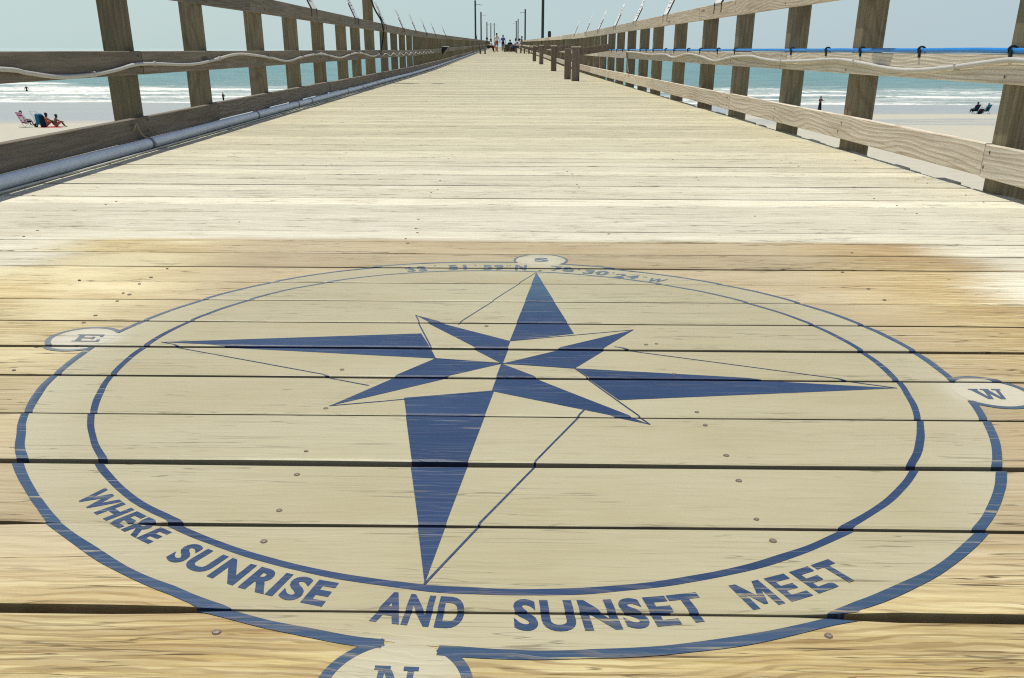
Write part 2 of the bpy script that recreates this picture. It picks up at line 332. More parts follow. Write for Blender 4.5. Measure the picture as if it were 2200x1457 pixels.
M['cable'] = plain('pale_cable', (.55, .54, .48), .5, .05)
M['rope'] = plain('tan_rope', (.36, .29, .19), .9, .2, .1, 80)
M['skin'] = plain('skin', (.36, .20, .13), .55, .08)
M['tanskin'] = plain('dark_skin', (.13, .075, .05), .55, .08)
M['hair'] = plain('dark_hair', (.014, .011, .009), .6, .2)
def cloth(n, c):
    if n not in M: M[n] = plain(n, c, .85, .1, .1, 20)
    return M[n]

# ------------------------------------------------------------------ camera
cam = bpy.data.cameras.new('camera'); co = bpy.data.objects.new('camera', cam); COL.objects.link(co); SC.camera = co
cam.sensor_width = 36; cam.lens = 36*1750/2200; cam.clip_start = .02; cam.clip_end = 60000
PITCH, YAW, ROLL = R(19.5502), R(-.6205), .0034
fw = Vector((math.sin(-YAW)*math.cos(PITCH), math.cos(YAW)*math.cos(PITCH), -math.sin(PITCH)))
rt = Vector((math.cos(YAW), math.sin(YAW), 0)); up = rt.cross(fw)
rt2 = rt*math.cos(ROLL)+up*math.sin(ROLL); up2 = up*math.cos(ROLL)-rt*math.sin(ROLL)
co.matrix_world = Matrix(((rt2.x, up2.x, -fw.x, 0), (rt2.y, up2.y, -fw.y, 0), (rt2.z, up2.z, -fw.z, .65), (0, 0, 0, 1)))

# ------------------------------------------------------------------ pier deck
Y0 = list(gapY)
g = [Y0[0]-.187*k for k in range(18, 0, -1)]
BY = g+Y0
while BY[-1] < 190: BY.append(BY[-1]+.187*random.uniform(.97, 1.03))
rg = random.Random(3)
GW = [rg.choice((.008, .011, .014, .018)) if y < 12 else rg.uniform(.008, .024) for y in BY]
def setgap(y, w):
    k = min(range(len(BY)), key=lambda i: abs(BY[i]-y)); GW[k] = w; return k
KF = setgap(.8298, .004)
KG = setgap(1.0204, .011)
for y, w in ((1.0204, .011), (1.2072, .016), (1.3951, .009), (1.5866, .012), (1.7618, .014), (1.9483, .0125), (2.1376, .008), (2.3216, .009), (2.5012, .012), (2.688, .009), (2.8642, .009), (3.0463, .011)): setgap(y, w)
PT = [rg.random() for _ in BY]
PZ = [rg.uniform(-.0012, .0012) for _ in BY]
PX0 = [-2.72+rg.uniform(-.03, .03) for _ in BY]; PX1 = [2.385+rg.uniform(-.03, .035) for _ in BY]
def gapw(k, x):
    w = GW[k]*max(.25, 1+.9*mnoise.noise((x*.9, k*3.3, .5))) if BY[k] > 2 else GW[k]*(1+.25*mnoise.noise((x*1.7, k*3.3, .5)))
    if k == KG and -.70 < x < -.50: w *= .12+.88*min(1, abs(x+.60)/.10)**3
    if k == KF:
        s = min(1, max(0, (abs(x-.01)-.33)/.10)); w = .003+.0135*s*s
    return w
def edge(k, x): return BY[k]+.0016*mnoise.noise((x*2.3, k*7.1, 2.5))
def lo(k, x): return edge(k, x)+gapw(k, x)/2
def hi(k, x): return edge(k+1, x)-gapw(k+1, x)/2
def top(k, x, v):
    z = PZ[k]+.0011*mnoise.noise((x*1.3, k*5.7, 9.1))+.0012*(1-(2*v-1)**2)*(PT[k]-.4)
    z -= .0022*max(0.0, 1-min(v, 1-v)/.022)
    return z
def plankpt(k, x, v):
    u = lo(k, x)+(hi(k, x)-lo(k, x))*v
    y = u-SKEW*x
    return x, y, top(k, x, v)+rise(y)

def build_deck():
    V = []; F = []; tone = []
    for k in range(len(BY)-1):
        y = BY[k]
        nx = 64 if y < 3.3 else (24 if y < 8 else 6)
        prof = [(0, -.038), (0, None), (.022, None), (.5, None), (.978, None), (1, None), (1, -.038)] if y < 10 else [(0, -.038), (0, None), (1, None), (1, -.038)]
        b = len(V); n = len(prof)
        for i in range(nx+1):
            x = PX0[k]+(PX1[k]-PX0[k])*i/nx
            for v, d in prof:
                px, py, pz = plankpt(k, x, v)
                V.append((px, py, pz if d is None else pz+d)); tone.append(PT[k])
        for i in range(nx):
            for j in range(n-1):
                a = b+i*n+j; F.append((a, a+n, a+n+1, a+1))
        F.append(tuple(b+j for j in range(n))); F.append(tuple(b+nx*n+j for j in range(n))[::-1])
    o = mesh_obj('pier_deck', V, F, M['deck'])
    at = o.data.attributes.new('tone', 'FLOAT', 'POINT'); at.data.foreach_set('value', tone)
    o['kind'] = 'structure'
    return o
deck = build_deck()

# nails: two to a board over every joist
def nail_bm(mb, x, y, z, r):
    n = 8; V = [(x, y, z+.0018)]
    for rr, zz in ((r*.75, .0014), (r, -.0008)):
        V += [(x+rr*math.cos(2*math.pi*i/n), y+rr*math.sin(2*math.pi*i/n), z+zz) for i in range(n)]
    Fc = [(0, 1+i, 1+(i+1) % n) for i in range(n)]+[(1+i, 1+n+i, 1+n+(i+1) % n, 1+(i+1) % n) for i in range(n)]
    mb.add(V, Fc)
def deckz(x, y):
    u = y+SKEW*x
    for k in range(len(BY)-1):
        if BY[k] <= u < BY[k+1]: return top(k, x, .5)+rise(y)
    return 0
cand = [(x, y) for x, y in nails]
for k in range(18, 18+60):
    for jx in (-2.35, -1.75, -1.05, -.34, .375, 1.054, 1.75, 2.2):
        for v in (.22, .78):
            if rg.random() < .2 and math.hypot(jx-C[0], BY[k]+.187*v-C[1]) > .82:
                x = jx+rg.uniform(-.02, .02); y = BY[k]+.187*v-SKEW*x
                if all((x-a)**2+(y-b)**2 > .0016 for a, b in nails): cand.append((x, y))
cand.sort(key=lambda q: q[0]**2+q[1]**2)
proto = None
for x, y in cand[:96]:
    if proto is None:
        mb = MB(); nail_bm(mb, 0, 0, 0, .0055); o = mb.build('nail_head', M['steel'], deck); proto = o
    else:
        o = proto.copy(); link(o, deck)
    s = rg.uniform(.75, 1.1); o.scale = (s, s*rg.uniform(.8, 1), 1)
    o.location = (x, y, deckz(x, y)+.0009)
mb = MB()
for x, y in cand[96:]: nail_bm(mb, x, y, deckz(x, y), .005)
o = mb.build('nail_heads', M['steel'], deck); o['kind'] = 'stuff'

# ------------------------------------------------------------------ painted compass
comp = empty('painted_compass', (C[0], C[1], 0), 'large blue and tan compass rose painted on the deck boards with lettering round its rim', 'compass rose')
def paint(name, polys, layer, mat, parent=comp, step=.0001):
    """flat shapes (x, y) laid onto the boards, cut at every gap between boards"""
    V = []; F = []; tn = []
    for pi_, poly in enumerate(polys):
        bm = bmesh.new()
        vs = [bm.verts.new((x, y+SKEW*x, 0)) for x, y in poly['v']] if isinstance(poly, dict) else [bm.verts.new((x, y+SKEW*x, 0)) for x, y in poly]
        if isinstance(poly, dict):
            for f in poly['f']:
                try: bm.faces.new([vs[i] for i in f])
                except ValueError: pass
        else: bm.faces.new(vs)
        bmesh.ops.triangulate(bm, faces=bm.faces[:])
        us = [v.co.y for v in bm.verts]; xs = [v.co.x for v in bm.verts]
        cuts = []
        for k in range(len(BY)-1):
            w = BY[k+1]-BY[k]
            if BY[k] > max(us) or BY[k+1] < min(us): continue
            cuts += [BY[k], BY[k]+.022*w, BY[k]+.5*w, BY[k]+.978*w]
        for c_ in cuts:
            if min(us) < c_ < max(us):
                bmesh.ops.bisect_plane(bm, geom=bm.verts[:]+bm.edges[:]+bm.faces[:], dist=1e-6, plane_co=(0, c_, 0), plane_no=(0, 1, 0))
        x = math.floor(min(xs)/.12)*.12
        while x < max(xs):
            if x > min(xs): bmesh.ops.bisect_plane(bm, geom=bm.verts[:]+bm.edges[:]+bm.faces[:], dist=1e-6, plane_co=(x, 0, 0), plane_no=(1, 0, 0))
            x += .12
        key = {}
        dz = layer+pi_*step
        def gv(v, k):
            q = (v.index, k)
            if q not in key:
                w = BY[k+1]-BY[k]; vv = min(1, max(0, (v.co.y-BY[k])/w))
                a, b_, z = plankpt(k, v.co.x, vv)
                key[q] = len(V); V.append((a, b_, z+dz)); tn.append(PT[k])
            return key[q]
        bm.verts.index_update(); bm.normal_update()
        for f in bm.faces:
            if f.calc_area() < 1e-10: continue
            cu = f.calc_center_median().y
            k = next((i for i in range(len(BY)-1) if BY[i] <= cu < BY[i+1]), None)
            if k is None: continue
            vsf = list(f.verts) if f.normal.z > 0 else list(f.verts)[::-1]
            F.append(tuple(gv(v, k) for v in vsf))
            n = len(vsf)
            for i in range(n):
                a, b_ = vsf[i], vsf[(i+1) % n]
                if abs(a.co.y-BY[k]) < 2e-6 and abs(b_.co.y-BY[k]) < 2e-6:
                    ia, ib = gv(a, k), gv(b_, k)
                    base = len(V)
                    off = .0004+dz*.3
                    for q in (ia, ib): V.append((V[q][0], V[q][1]-off, V[q][2])); tn.append(PT[k])
                    for q in (ia, ib): V.append((V[q][0], V[q][1]-off, V[q][2]-.026)); tn.append(PT[k])
                    F.append((ib, ia, base, base+1)); F.append((base+1, base, base+2, base+3))
        bm.free()
    o = mesh_obj(name, [(a-C[0], b_-C[1], z) for a, b_, z in V], F, mat, parent)
    at = o.data.attributes.new('tone', 'FLOAT', 'POINT'); at.data.foreach_set('value', tn)
    return o

def rfun(tab):
    a = sorted(tab); a = [(a[-1][0]-360, a[-1][1])]+a+[(a[0][0]+360, a[0][1])]
    def f(deg):
        deg = (deg+180) % 360-180
        for (d0, r0), (d1, r1) in zip(a, a[1:]):
            if d0 <= deg <= d1:
                s = (deg-d0)/(d1-d0); s = s*s*(3-2*s); return r0+(r1-r0)*s
        return a[0][1]
    return f
def fourier(tab, order):
    f = rfun(tab); N = 360; sm = [f(i-180) for i in range(N)]
    a0 = sum(sm)/N; co_ = []
    for k in range(1, order+1):
        co_.append((2/N*sum(sm[i]*math.cos(R(k*(i-180))) for i in range(N)), 2/N*sum(sm[i]*math.sin(R(k*(i-180))) for i in range(N))))
    return lambda d: a0+sum(a*math.cos(R((k+1)*d))+b*math.sin(R((k+1)*d)) for k, (a, b) in enumerate(co_))
rO, rI = fourier(outer, 6), fourier(inner, 5)
lobes = {'E': (-.998, 1.834, .078), 'S': (.121, 2.597, .085), 'W': (.984, 1.505, .077), 'N': (-.119, .70, .08)}
def pol(deg, r): return (C[0]+r*math.cos(R(deg)), C[1]+r*math.sin(R(deg)))
# tan ground: disc and four lobes as one outline
pts = []
for i in range(480):
    d = -180+.75*i; r = rO(d)-.006
    pts.append(pol(d, r))
NP = len(pts)
paint('tan_ground', [dict(v=[tuple(C)]+pts, f=[(0, 1+i, 1+(i+1) % NP) for i in range(NP)])], .0006, M['tan'])
for cx, cy, lr in lobes.values():
    a0 = math.degrees(math.atan2(cy-C[1], cx-C[0]))+180
    arc = [(cx+(lr-.003)*math.cos(R(a0+3*i)), cy+(lr-.003)*math.sin(R(a0+3*i))) for i in range(121)]
    out = []
    for p in arc:
        dd = math.degrees(math.atan2(p[1]-C[1], p[0]-C[0]))
        if math.hypot(p[0]-C[0], p[1]-C[1]) > rO(dd)-.022: out.append(p)
    paint('badge_ground', [out], .0008, M['tan'])
def ribbon(P, w, closed=False, wob=.12, seed=0):
    """a brushed line of width w along P"""
    n = len(P); Lp = []; Rp = []
    for i in range(n):
        a = Vector(P[i-1] if (i or closed) else P[i]); b_ = Vector(P[(i+1) % n] if (i < n-1 or closed) else P[i])
        d = (b_-a); d = d.normalized() if d.length > 0 else Vector((1, 0)); nn = Vector((-d.y, d.x))
        ww = w*.5*(1-.38*min(1, max(0, (P[i][1]-1.7)/.8)))*(1+wob*2*mnoise.noise((P[i][0]*9+seed, P[i][1]*9, seed)))
        p = Vector(P[i])+nn*w*.35*wob*mnoise.noise((P[i][0]*14, P[i][1]*14, 5+seed))*4
        Lp.append(tuple(p+nn*ww)); Rp.append(tuple(p-nn*ww))
    V = Lp+Rp; m = n if closed else n-1
    return dict(v=V, f=[(i, (i+1) % n, n+(i+1) % n, n+i) for i in range(m)])
# outer ring, broken where it opens into each lobe
arcs = []; cur = []
for i in range(961):
    d = -180+.375*i; p = pol(d, rO(d))
    ins = any((p[0]-cx)**2+(p[1]-cy)**2 < (lr-.004)**2 for cx, cy, lr in lobes.values())
    if ins:
        if len(cur) > 1: arcs.append(cur)
        cur = []
    else: cur.append(p)
if len(cur) > 1: arcs.append(cur)
for a in arcs: paint('outer_ring', [ribbon(a, .0155, False, .10, 1)], .0011, M['blue'])
paint('inner_ring', [ribbon([pol(d*.75, rI(d*.75)) for d in range(480)], .013, True, .11, 2)], .0011, M['blue'])
for nm, (cx, cy, lr) in lobes.items():
    arc = []
    for i in range(0, 200):
        a = 360*i/199
        a0 = math.degrees(math.atan2(cy-C[1], cx-C[0]))+180
        p = (cx+lr*math.cos(R(a0+a)), cy+lr*math.sin(R(a0+a)))
        dd = math.degrees(math.atan2(p[1]-C[1], p[0]-C[0]))
        if math.hypot(p[0]-C[0], p[1]-C[1]) > rO(dd)-.004: arc.append(p)
    o = paint('rim_lobe', [ribbon(arc, .0125, False, .1, 3)], .00125, M['blue'])
for k in star: paint('star_point', [star[k]], .0011, M['blue'])
for a, b_ in lines:
    n = 24; paint('outline', [ribbon([(a[0]+(b_[0]-a[0])*i/n, a[1]+(b_[1]-a[1])*i/n) for i in range(n+1)], .0034, False, .06, 4)], .0014, M['blue'])

def text_mesh(s, bold=.025, space=1.0):
    cu = bpy.data.curves.new('t', 'FONT'); cu.body = s; cu.size = 1; cu.offset = bold; cu.resolution_u = 5; cu.space_character = space; cu.fill_mode = 'FRONT'
    ob = bpy.data.objects.new('t', cu); COL.objects.link(ob)
    dg = bpy.context.evaluated_depsgraph_get(); dg.update()
    me = bpy.data.meshes.new_from_object(ob.evaluated_get(dg))
    V = [v.co[:2] for v in me.vertices]; F = [tuple(p.vertices) for p in me.polygons]
    bpy.data.objects.remove(ob); bpy.data.curves.remove(cu); bpy.data.meshes.remove(me)
    x0 = min(v[0] for v in V); x1 = max(v[0] for v in V); y0 = min(v[1] for v in V); y1 = max(v[1] for v in V)
    return [((a-x0)/(x1-x0), (b_-y0)/(y1-y0)) for a, b_ in V], F
def arc_text(name, s, a0, a1, rb0, rb1, rt0, rt1, bold=.04, space=1.12):
    V, F = text_mesh(s, bold, space); out = []
    for u, v in V:
        a = a0+(a1-a0)*u; rb = rb0+(rb1-rb0)*u; rtp = rt0+(rt1-rt0)*u
        out.append(pol(a, rb+(rtp-rb)*v))
    return paint(name, [dict(v=out, f=F)], .0011, M['blue'])
arc_text('lettering', 'WHERE', -139.2, -125.2, .866, .850, .820, .811)
arc_text('lettering', 'SUNRISE', -121.9, -104.8, .862, .864, .813, .813)
arc_text('lettering', 'AND', -100.5, -93.0, .872, .874, .817, .819)
arc_text('lettering', 'SUNSET', -88.9, -73.0, .876, .898, .821, .846)
# the last word in plain block letters
def block(ch):
    bx = lambda a, b_, c_, d: [(a, c_), (b_, c_), (b_, d), (a, d)]
    if ch == 'M': return [bx(0, .22, 0, 1), bx(.78, 1, 0, 1), [(.22, 1), (.22, .62), (.44, .12), (.5, .12), (.5, .45)], [(.5, .45), (.5, .12), (.56, .12), (.78, .62), (.78, 1)]]
    if ch == 'E': return [bx(0, .30, 0, 1), bx(.30, 1, 0, .22), bx(.30, .86, .40, .60), bx(.30, 1, .78, 1)]
    return [bx(0, 1, .78, 1), bx(.36, .64, 0, .78)]
bl = []
for ch, u0, u1 in (('M', 0, .27), ('E', .325, .52), ('E', .575, .77), ('T', .805, 1.0)):
    for q in block(ch):
        row = []
        for a_, v in q:
            u = u0+(u1-u0)*a_; row.append(pol(-69.8+10.7*u, (.901+.014*u)*(1-v)+(.848+.014*u)*v))
        bl.append(row)
paint('lettering', bl, .0011, M['blue'], comp, .00002)
for s, a0, a1, b0, b1, t0, t1 in (("33", 110.4, 106.2, .838, .825, .890, .877), ("51", 101.6, 97.7, .826, .822, .873, .869), ("59", 94.2, 89.7, .812, .810, .860, .858), ("N", 87.2, 84.7, .806, .808, .859, .861), ("78", 79.5, 74.4, .816, .810, .860, .853), ("30", 72.2, 66.8, .802, .800, .858, .858), ("24", 65.0, 59.9, .790, .801, .842, .848), ("W", 57.5, 54.0, .793, .803, .838, .850)):
    arc_text('lettering', s, a0, a1, b0, b1, t0, t1, .035)
for s, a0, a1, b_, t_ in (("'", 104.4, 104.0, .868, .878), ("'", 96.0, 95.6, .852, .862), ('"', 89.0, 88.2, .842, .852), ("'", 73.7, 73.3, .842, .853), ("'", 66.2, 65.8, .840, .850), ('"', 59.2, 58.4, .832, .842)):
    arc_text('lettering', s, a0, a1, b_, b_, t_, t_, .0)
def serif(ch):
    """slab letters in a unit box"""
    q = []
    bx = lambda a, b_, c_, d: [(a, c_), (b_, c_), (b_, d), (a, d)]
    if ch == 'E':
        q = [bx(.0, .30, .0, .12), bx(.10, .30, .12, .88), bx(.0, .30, .88, 1), bx(.30, .86, .0, .12), bx(.86, .98, 0, .32), bx(.30, .86, .88, 1), bx(.86, .98, .68, 1), bx(.30, .62, .44, .56), bx(.62, .72, .34, .66)]
    if ch == 'N':
        q = [bx(0, .34, 0, .12), bx(.10, .24, .12, .86), bx(0, .36, .88, 1), bx(.66, 1, .88, 1), bx(.76, .90, .0, .88), [(.20, .88), (.40, .88), (.80, .0), (.62, .0)]]
    if ch == 'W':
        q = [bx(0, .30, .88, 1), bx(.36, .64, .88, 1), bx(.72, 1, .88, 1), [(.06, .88), (.24, .88), (.36, 0), (.24, 0)], [(.30, 0), (.40, .0), (.56, .88), (.44, .88)], [(.42, .88), (.60, .88), (.74, 0), (.62, 0)], [(.68, 0), (.77, 0), (.93, .88), (.82, .88)]]
    if ch == 'S':
        V, F = text_mesh('S', .045); q = [dict(v=V, f=F)]
    return q
for ch, (bl, br, tl) in {'E': ((-1.0146, 1.8033), (-.9489, 1.8001), (-1.022, 1.8575)), 'S': ((.0999, 2.575), (.1465, 2.575), (.1009, 2.630)), 'W': ((.945, 1.4726), (1.010, 1.4705), (.946, 1.5275)), 'N': ((-.146, .684), (-.0965, .681), (-.144, .738))}.items():
    out = []
    def mp(u, v): return (bl[0]+(br[0]-bl[0])*u+(tl[0]-bl[0])*v, bl[1]+(br[1]-bl[1])*u+(tl[1]-bl[1])*v)
    for q in serif(ch):
        out.append(dict(v=[mp(*p) for p in q['v']], f=q['f']) if isinstance(q, dict) else [mp(*p) for p in q])
    paint('cardinal_letter', out, .0011, M['blue'])

# ------------------------------------------------------------------ railings
XL, XR, TH = -2.48, 2.33, .052
PEND = 186.0
def posts_y(first, step):
    ys = list(first)
    while ys[-1]+step < PEND: ys.append(ys[-1]+step+rg.uniform(-.06, .06))
    return ys
pl = posts_y([-1.9, -.4, 1.1, 2.5, 3.9]+postsL, 1.62)
pr = posts_y([-1.9, -.5, .9, 2.4, 3.9]+postsR, 1.55)
def board(name, x, s, y0, y1, z0, z1, mat, parent, TH):
    """rail board on the inner face at x, thickness outwards (s = -1 left, +1 right)"""
    n = 1 if y1 < 20 else 2
    ny = 6 if y0 < 20 else 2
    V = []; F = []
    a, b_ = sorted((x, x+s*TH)); bv = .004; jz = rg.uniform(-.004, .004); jx = rg.uniform(-.003, .003)
    prof = [(a+bv, z0), (b_-bv, z0), (b_, z0+bv), (b_, z1-bv), (b_-bv, z1), (a+bv, z1), (a, z1-bv), (a, z0+bv)]
    for i in range(ny+1):
        y = y0+(y1-y0)*i/ny
        wv = .002*mnoise.noise((y*.8, x, z0*5))
        V += [(px+jx+wv, y, pz+jz+rise(y)+wv) for px, pz in prof]
    for i in range(ny):
        for j in range(8): F.append((i*8+j, i*8+(j+1) % 8, (i+1)*8+(j+1) % 8, (i+1)*8+j))
    F.append(tuple(range(8))[::-1]); F.append(tuple(range(ny*8, ny*8+8)))
    bm = bmesh.new(); vs = [bm.verts.new(v) for v in V]
    for f in F: bm.faces.new([vs[i] for i in f])
    bmesh.ops.recalc_face_normals(bm, faces=bm.faces[:]); bm.verts.index_update()
    V = [v.co[:] for v in bm.verts]; F = [[v.index for v in f.verts] for f in bm.faces]; bm.free()
    return mesh_obj(name, V, F, mat, parent, (x, (y0+y1)/2, (z0+z1)/2+rise((y0+y1)/2)))
def railing(name, label, X, s, ys, zs, joints, mat, TH):
    e = empty(name, (X, 0, 0), label, 'railing')
    e.location = (0, 0, 0)
    far = MB()
    for i, y in enumerate(ys):
        a, b_ = sorted((X+s*(TH+.001), X+s*(TH+.152)))
        tilt = rg.uniform(-.006, .006); d = rg.uniform(.125, .14)
        m = MB(); m.box(a, b_, y, y+d, -.42+rise(y), 1.11+rise(y)+rg.uniform(-.03, .01), .006)
        V = [(vx+rg.uniform(0, 0), vy+tilt*(vz-rise(y)), vz) for vx, vy, vz in m.V]
        if i < 99: mesh_obj('post', V, m.F, M['post'], e, ((a+b_)/2, y, .5+rise(y)))
        else: far.add(V, m.F)
    if far.V:
        o = far.build('posts', M['post'], e); o['kind'] = 'stuff'
    for nm, (z0, z1), js in zip(('bottom_rail', 'mid_rail', 'top_rail'), zs, joints):
        y = -2.2
        cuts = [-2.2]+js
        while cuts[-1] < PEND: cuts.append(cuts[-1]+rg.uniform(4.6, 5.0))
        for a, b_ in zip(cuts, cuts[1:]): board(nm, X, s, a+.003, min(b_, PEND)-.003, z0, z1, mat, e, TH)
    return e
rl = railing('pier_railing', 'long shaded grey timber railing with wavy conduit along the left side of the pier', XL, -1, pl, ((.066, .208), (.483, .634), (.995, 1.148)), ([1.2, 7.38, 12.2], [1.1, 5.93, 10.73], [-1.2, 3.5, 8.6, 13.5]), M['railL'], .052)
rr_ = railing('pier_railing', 'long sunlit pale timber railing with blue hose along the right side of the pier', XR, 1, pr, ((.072, .228), (.503, .638), (.985, 1.133)), ([-.5, 4.0, 8.72], [2.2, 7.09, 11.86], [.8, 5.7, 10.4]), M['railR'], .038)

def rail_nails(e, X, s, ys, zs):
    src = None
    for y in [q for q in ys if 3.5 < q < 17]:
        for z0, z1 in zs:
            for f in (.25, .75):
                if src is None:
                    m = MB(); n = 8
                    V = [(-s*.003, 0, 0)]+[(0, .0055*math.cos(2*math.pi*i/n), .0085*math.sin(2*math.pi*i/n)) for i in range(n)]
                    m.add(V, [(0, 1+i, 1+(i+1) % n) if s < 0 else (0, 1+(i+1) % n, 1+i) for i in range(n)]); o = m.build('nail_head', M['rust'], e); src = o
                else:
                    o = src.copy(); link(o, e)
                o.location = (X-s*.0035, y+.07+rg.uniform(-.03, .03), z0+(z1-z0)*f+rg.uniform(-.015, .015))
rail_nails(rl, XL, -1, pl, ((.066, .208), (.483, .634), (.995, 1.148)))
rail_nails(rr_, XR, 1, pr, ((.072, .228), (.503, .638), (.985, 1.133)))

# ------------------------------------------------------------------ pipes and cables
def pipe_x(y):
    return -2.425+.012*mnoise.noise((y*.33, 3.0, 0))-(.035 if y > 13 else .0)*min(1, (y-13)/6 if y > 13 else 0)
e = empty('drain_pipe', (0, 0, 0), 'thick pale grey plastic pipe lying on the deck along the left railing', 'pipe')
yy = [-1.5+.5*i for i in range(60)]+[28.5+2*i for i in range(58)]
MB().tube([(pipe_x(y), y, .038+rise(y)+.003*mnoise.noise((y*.5, 1, 1))) for y in yy], .037, 16).build('pipe_run', M['pvc'], e, smooth=True)
for y in pipeJ+[27.5, 33, 39, 46, 54]:
    m = MB().tube([(pipe_x(y-.018), y-.018, .038+rise(y)), (pipe_x(y+.018), y+.018, .038+rise(y))], .0398, 16); m.build('coupling', M['coupling'], e, smooth=False)
tag(MB().tube(spline([(-2.362+.010*mnoise.noise((y*.9, 8, 0)), y, .008+rise(y)) for y in [-1+.6*i for i in range(24)]+[13.5+2*i for i in range(20)]], 3), .0062, 6).build('white_cable', M['cable'], None, smooth=True), 'thin white cable lying on the boards beside the thick grey pipe', 'cable')
m = MB().tube(spline([(-2.462, 5.60, .13), (-2.455, 5.63, .175), (-2.452, 5.66, .13), (-2.440, 5.70, .085), (-2.418, 5.735, .070), (-2.392, 5.75, .038), (-2.405, 5.76, .008)], 6), .0055, 6)
tag(m.build('tie_rope', M['rope'], None, smooth=True), 'short tan rope tying the grey pipe to the left bottom rail', 'rope')
cL = [(XL+.013, y, z) for y, z in conduitL1]
cL = [(XL+.013, 1.2, .57), (XL+.013, 2.4, .53), (XL+.013, 3.3, .575)]+cL
e = empty('wavy_conduit', (0, 0, 0), 'grey conduit rippling along the left mid rail nearest the camera', 'conduit')
MB().tube(spline(cL, 8), .0125, 8).build('conduit_run', M['conduit'], e, smooth=True)
for y, z in conduitL1[3::3]:
    MB().box(XL-.001, XL+.028, y-.008, y+.008, z-.018, z+.018, .003).build('clip', M['conduit'], e)
cL2 = [(XL+.013, 17.5+.62*i, .545+.026*(1 if i % 2 else -1)+rise(17.5+.62*i)) for i in range(22)]
tag(MB().tube(spline(cL2, 6), .0125, 8).build('wavy_conduit', M['conduit'], None, smooth=True), 'farther length of wavy grey conduit on the left mid rail beyond the lamp pole', 'conduit')
cR = [(XR-.013, 1.0, .58), (XR-.013, 2.2, .60), (XR-.013, 3.1, .57)]+[(XR-.013, y, z) for y, z in conduitR]
e = empty('wavy_conduit', (0, 0, 0), 'pale grey conduit rippling along the right mid rail below the blue hose', 'conduit')
MB().tube(spline(cR, 8), .0125, 8).build('conduit_run', M['conduit'], e, smooth=True)
for y, z in conduitR[2::3]:
    MB().box(XR-.028, XR+.001, y-.008, y+.008, z-.018, z+.018, .003).build('clip', M['conduit'], e)
MB().tube([(XR-.014, 16.22, .616), (XR-.016, 16.1, .45), (XR-.014, 15.9, .26)], .011, 6).build('drop_end', M['bench'], e, smooth=True)
e = empty('blue_hose', (0, 0, 0), 'bright blue hose strapped along the top of the right mid rail', 'hose')
hp = []
ya = [-1+.35*i for i in range(62)]
for y in ya:
    nc = min(abs(y-c_) for c_ in clips)
    hp.append((XR+.012, y, .6555-.004*math.exp(-nc*6)+.003*mnoise.noise((y*1.1, 2, 2))))
MB().tube(spline(hp, 3), .0128, 10).build('hose_run', M['bluehose'], e, smooth=True)
for y in clips+[2.9, 1.8]:
    w = .011 if y < 9 else .014
    m = MB(); m.tube([(XR+.012+.0185*math.cos(a), y+.012*math.sin(a*.5), .655+.019*math.sin(a)) for a in [math.pi*(i/10*1.5-.25) for i in range(11)]], w*.55, 6)
    m.box(XR-.006, XR+.001, y-w*.9, y+w*.9, .615, .66, .002)
    m.build('hose_strap', M['black'], e)

# ------------------------------------------------------------------ boards leaning out on the top rails
NTH = ['nearest', 'second nearest', 'third nearest', 'fourth nearest', 'fifth nearest', 'sixth nearest', 'seventh nearest', 'eighth nearest', 'ninth nearest']
def rod_board(X, s, y, i, side, zt):
    e = empty('leaning_sign', (X, y, zt+rise(y)), '%s white narrow sign leaning outwards on black brackets on the %s top rail' % (NTH[i], side), 'sign', 'narrow signs leaning out from the %s top rail' % side)
    ln, wd = .46, .29
    lean = R(24); ax = Vector((s*math.sin(lean), 0, math.cos(lean)))
    def P(t, w, o=0): return (ax.x*t+o*math.cos(lean)*s*-1, w, ax.z*t+o*math.sin(lean))
    def slab(t0, t1, w0, w1, o0, o1):
        V = [P(t, w, o) for t in (t0, t1) for w in (w0, w1) for o in (o0, o1)]
        return V, [(0, 1, 3, 2), (4, 6, 7, 5), (0, 4, 5, 1), (2, 3, 7, 6), (0, 2, 6, 4), (1, 5, 7, 3)]
    sg = MB().add(*slab(0, ln, -wd/2, wd/2, 0, .006)).build('sign_board', M['white'], e)
    mk = MB()
    r = random.Random(int(y*10))
    t = .09
    while t < .38:
        mk.add(*slab(t, t+.012, -wd*r.uniform(.15, .38), wd*r.uniform(.05, .38), .0065, .0072)); t += r.choice((.03, .045, .07))
    mk.build('marking', M['rust'], sg)
    for w in (-wd/2-.012, wd/2+.012):
        b_ = MB(); b_.add(*slab(-.02, ln*(.52 if w < 0 else .06), w-.007, w+.007, -.010, .004))
        b_.box(-s*.006, s*.0 if s > 0 else 0, w-.009, w+.009, -.10, .012) if s > 0 else b_.box(0, .006, w-.009, w+.009, -.10, .012)
        b_.build('bracket', M['rust'], e)
    return e
for i, y in enumerate(rodR): rod_board(XR, 1, y, i, 'right', 1.135)
for i, y in enumerate(rodL): rod_board(XL, -1, y, i, 'left', 1.150)
# small half-round ledge on the right top rail, above the frame: it throws the rounded shadow on the mid rail
n = 20; V = []
for z in (1.137, 1.157):
    V += [(XR+.002-.128*math.sin(math.pi*i/n), 5.36+.24*math.cos(math.pi*i/n), z) for i in range(n+1)]
F = [tuple(range(n+1)), tuple(range(n+1, 2*n+2))[::-1]]+[(i, i+n+1, i+n+2, i+1) for i in range(n)]+[(0, n, 2*n+1, n+1)]
led = mesh_obj('bait_shelf', V, F, M['railR'], None, (XR, 5.36, 1.14)); tag(led, 'half round wooden shelf on the right top rail', 'shelf')

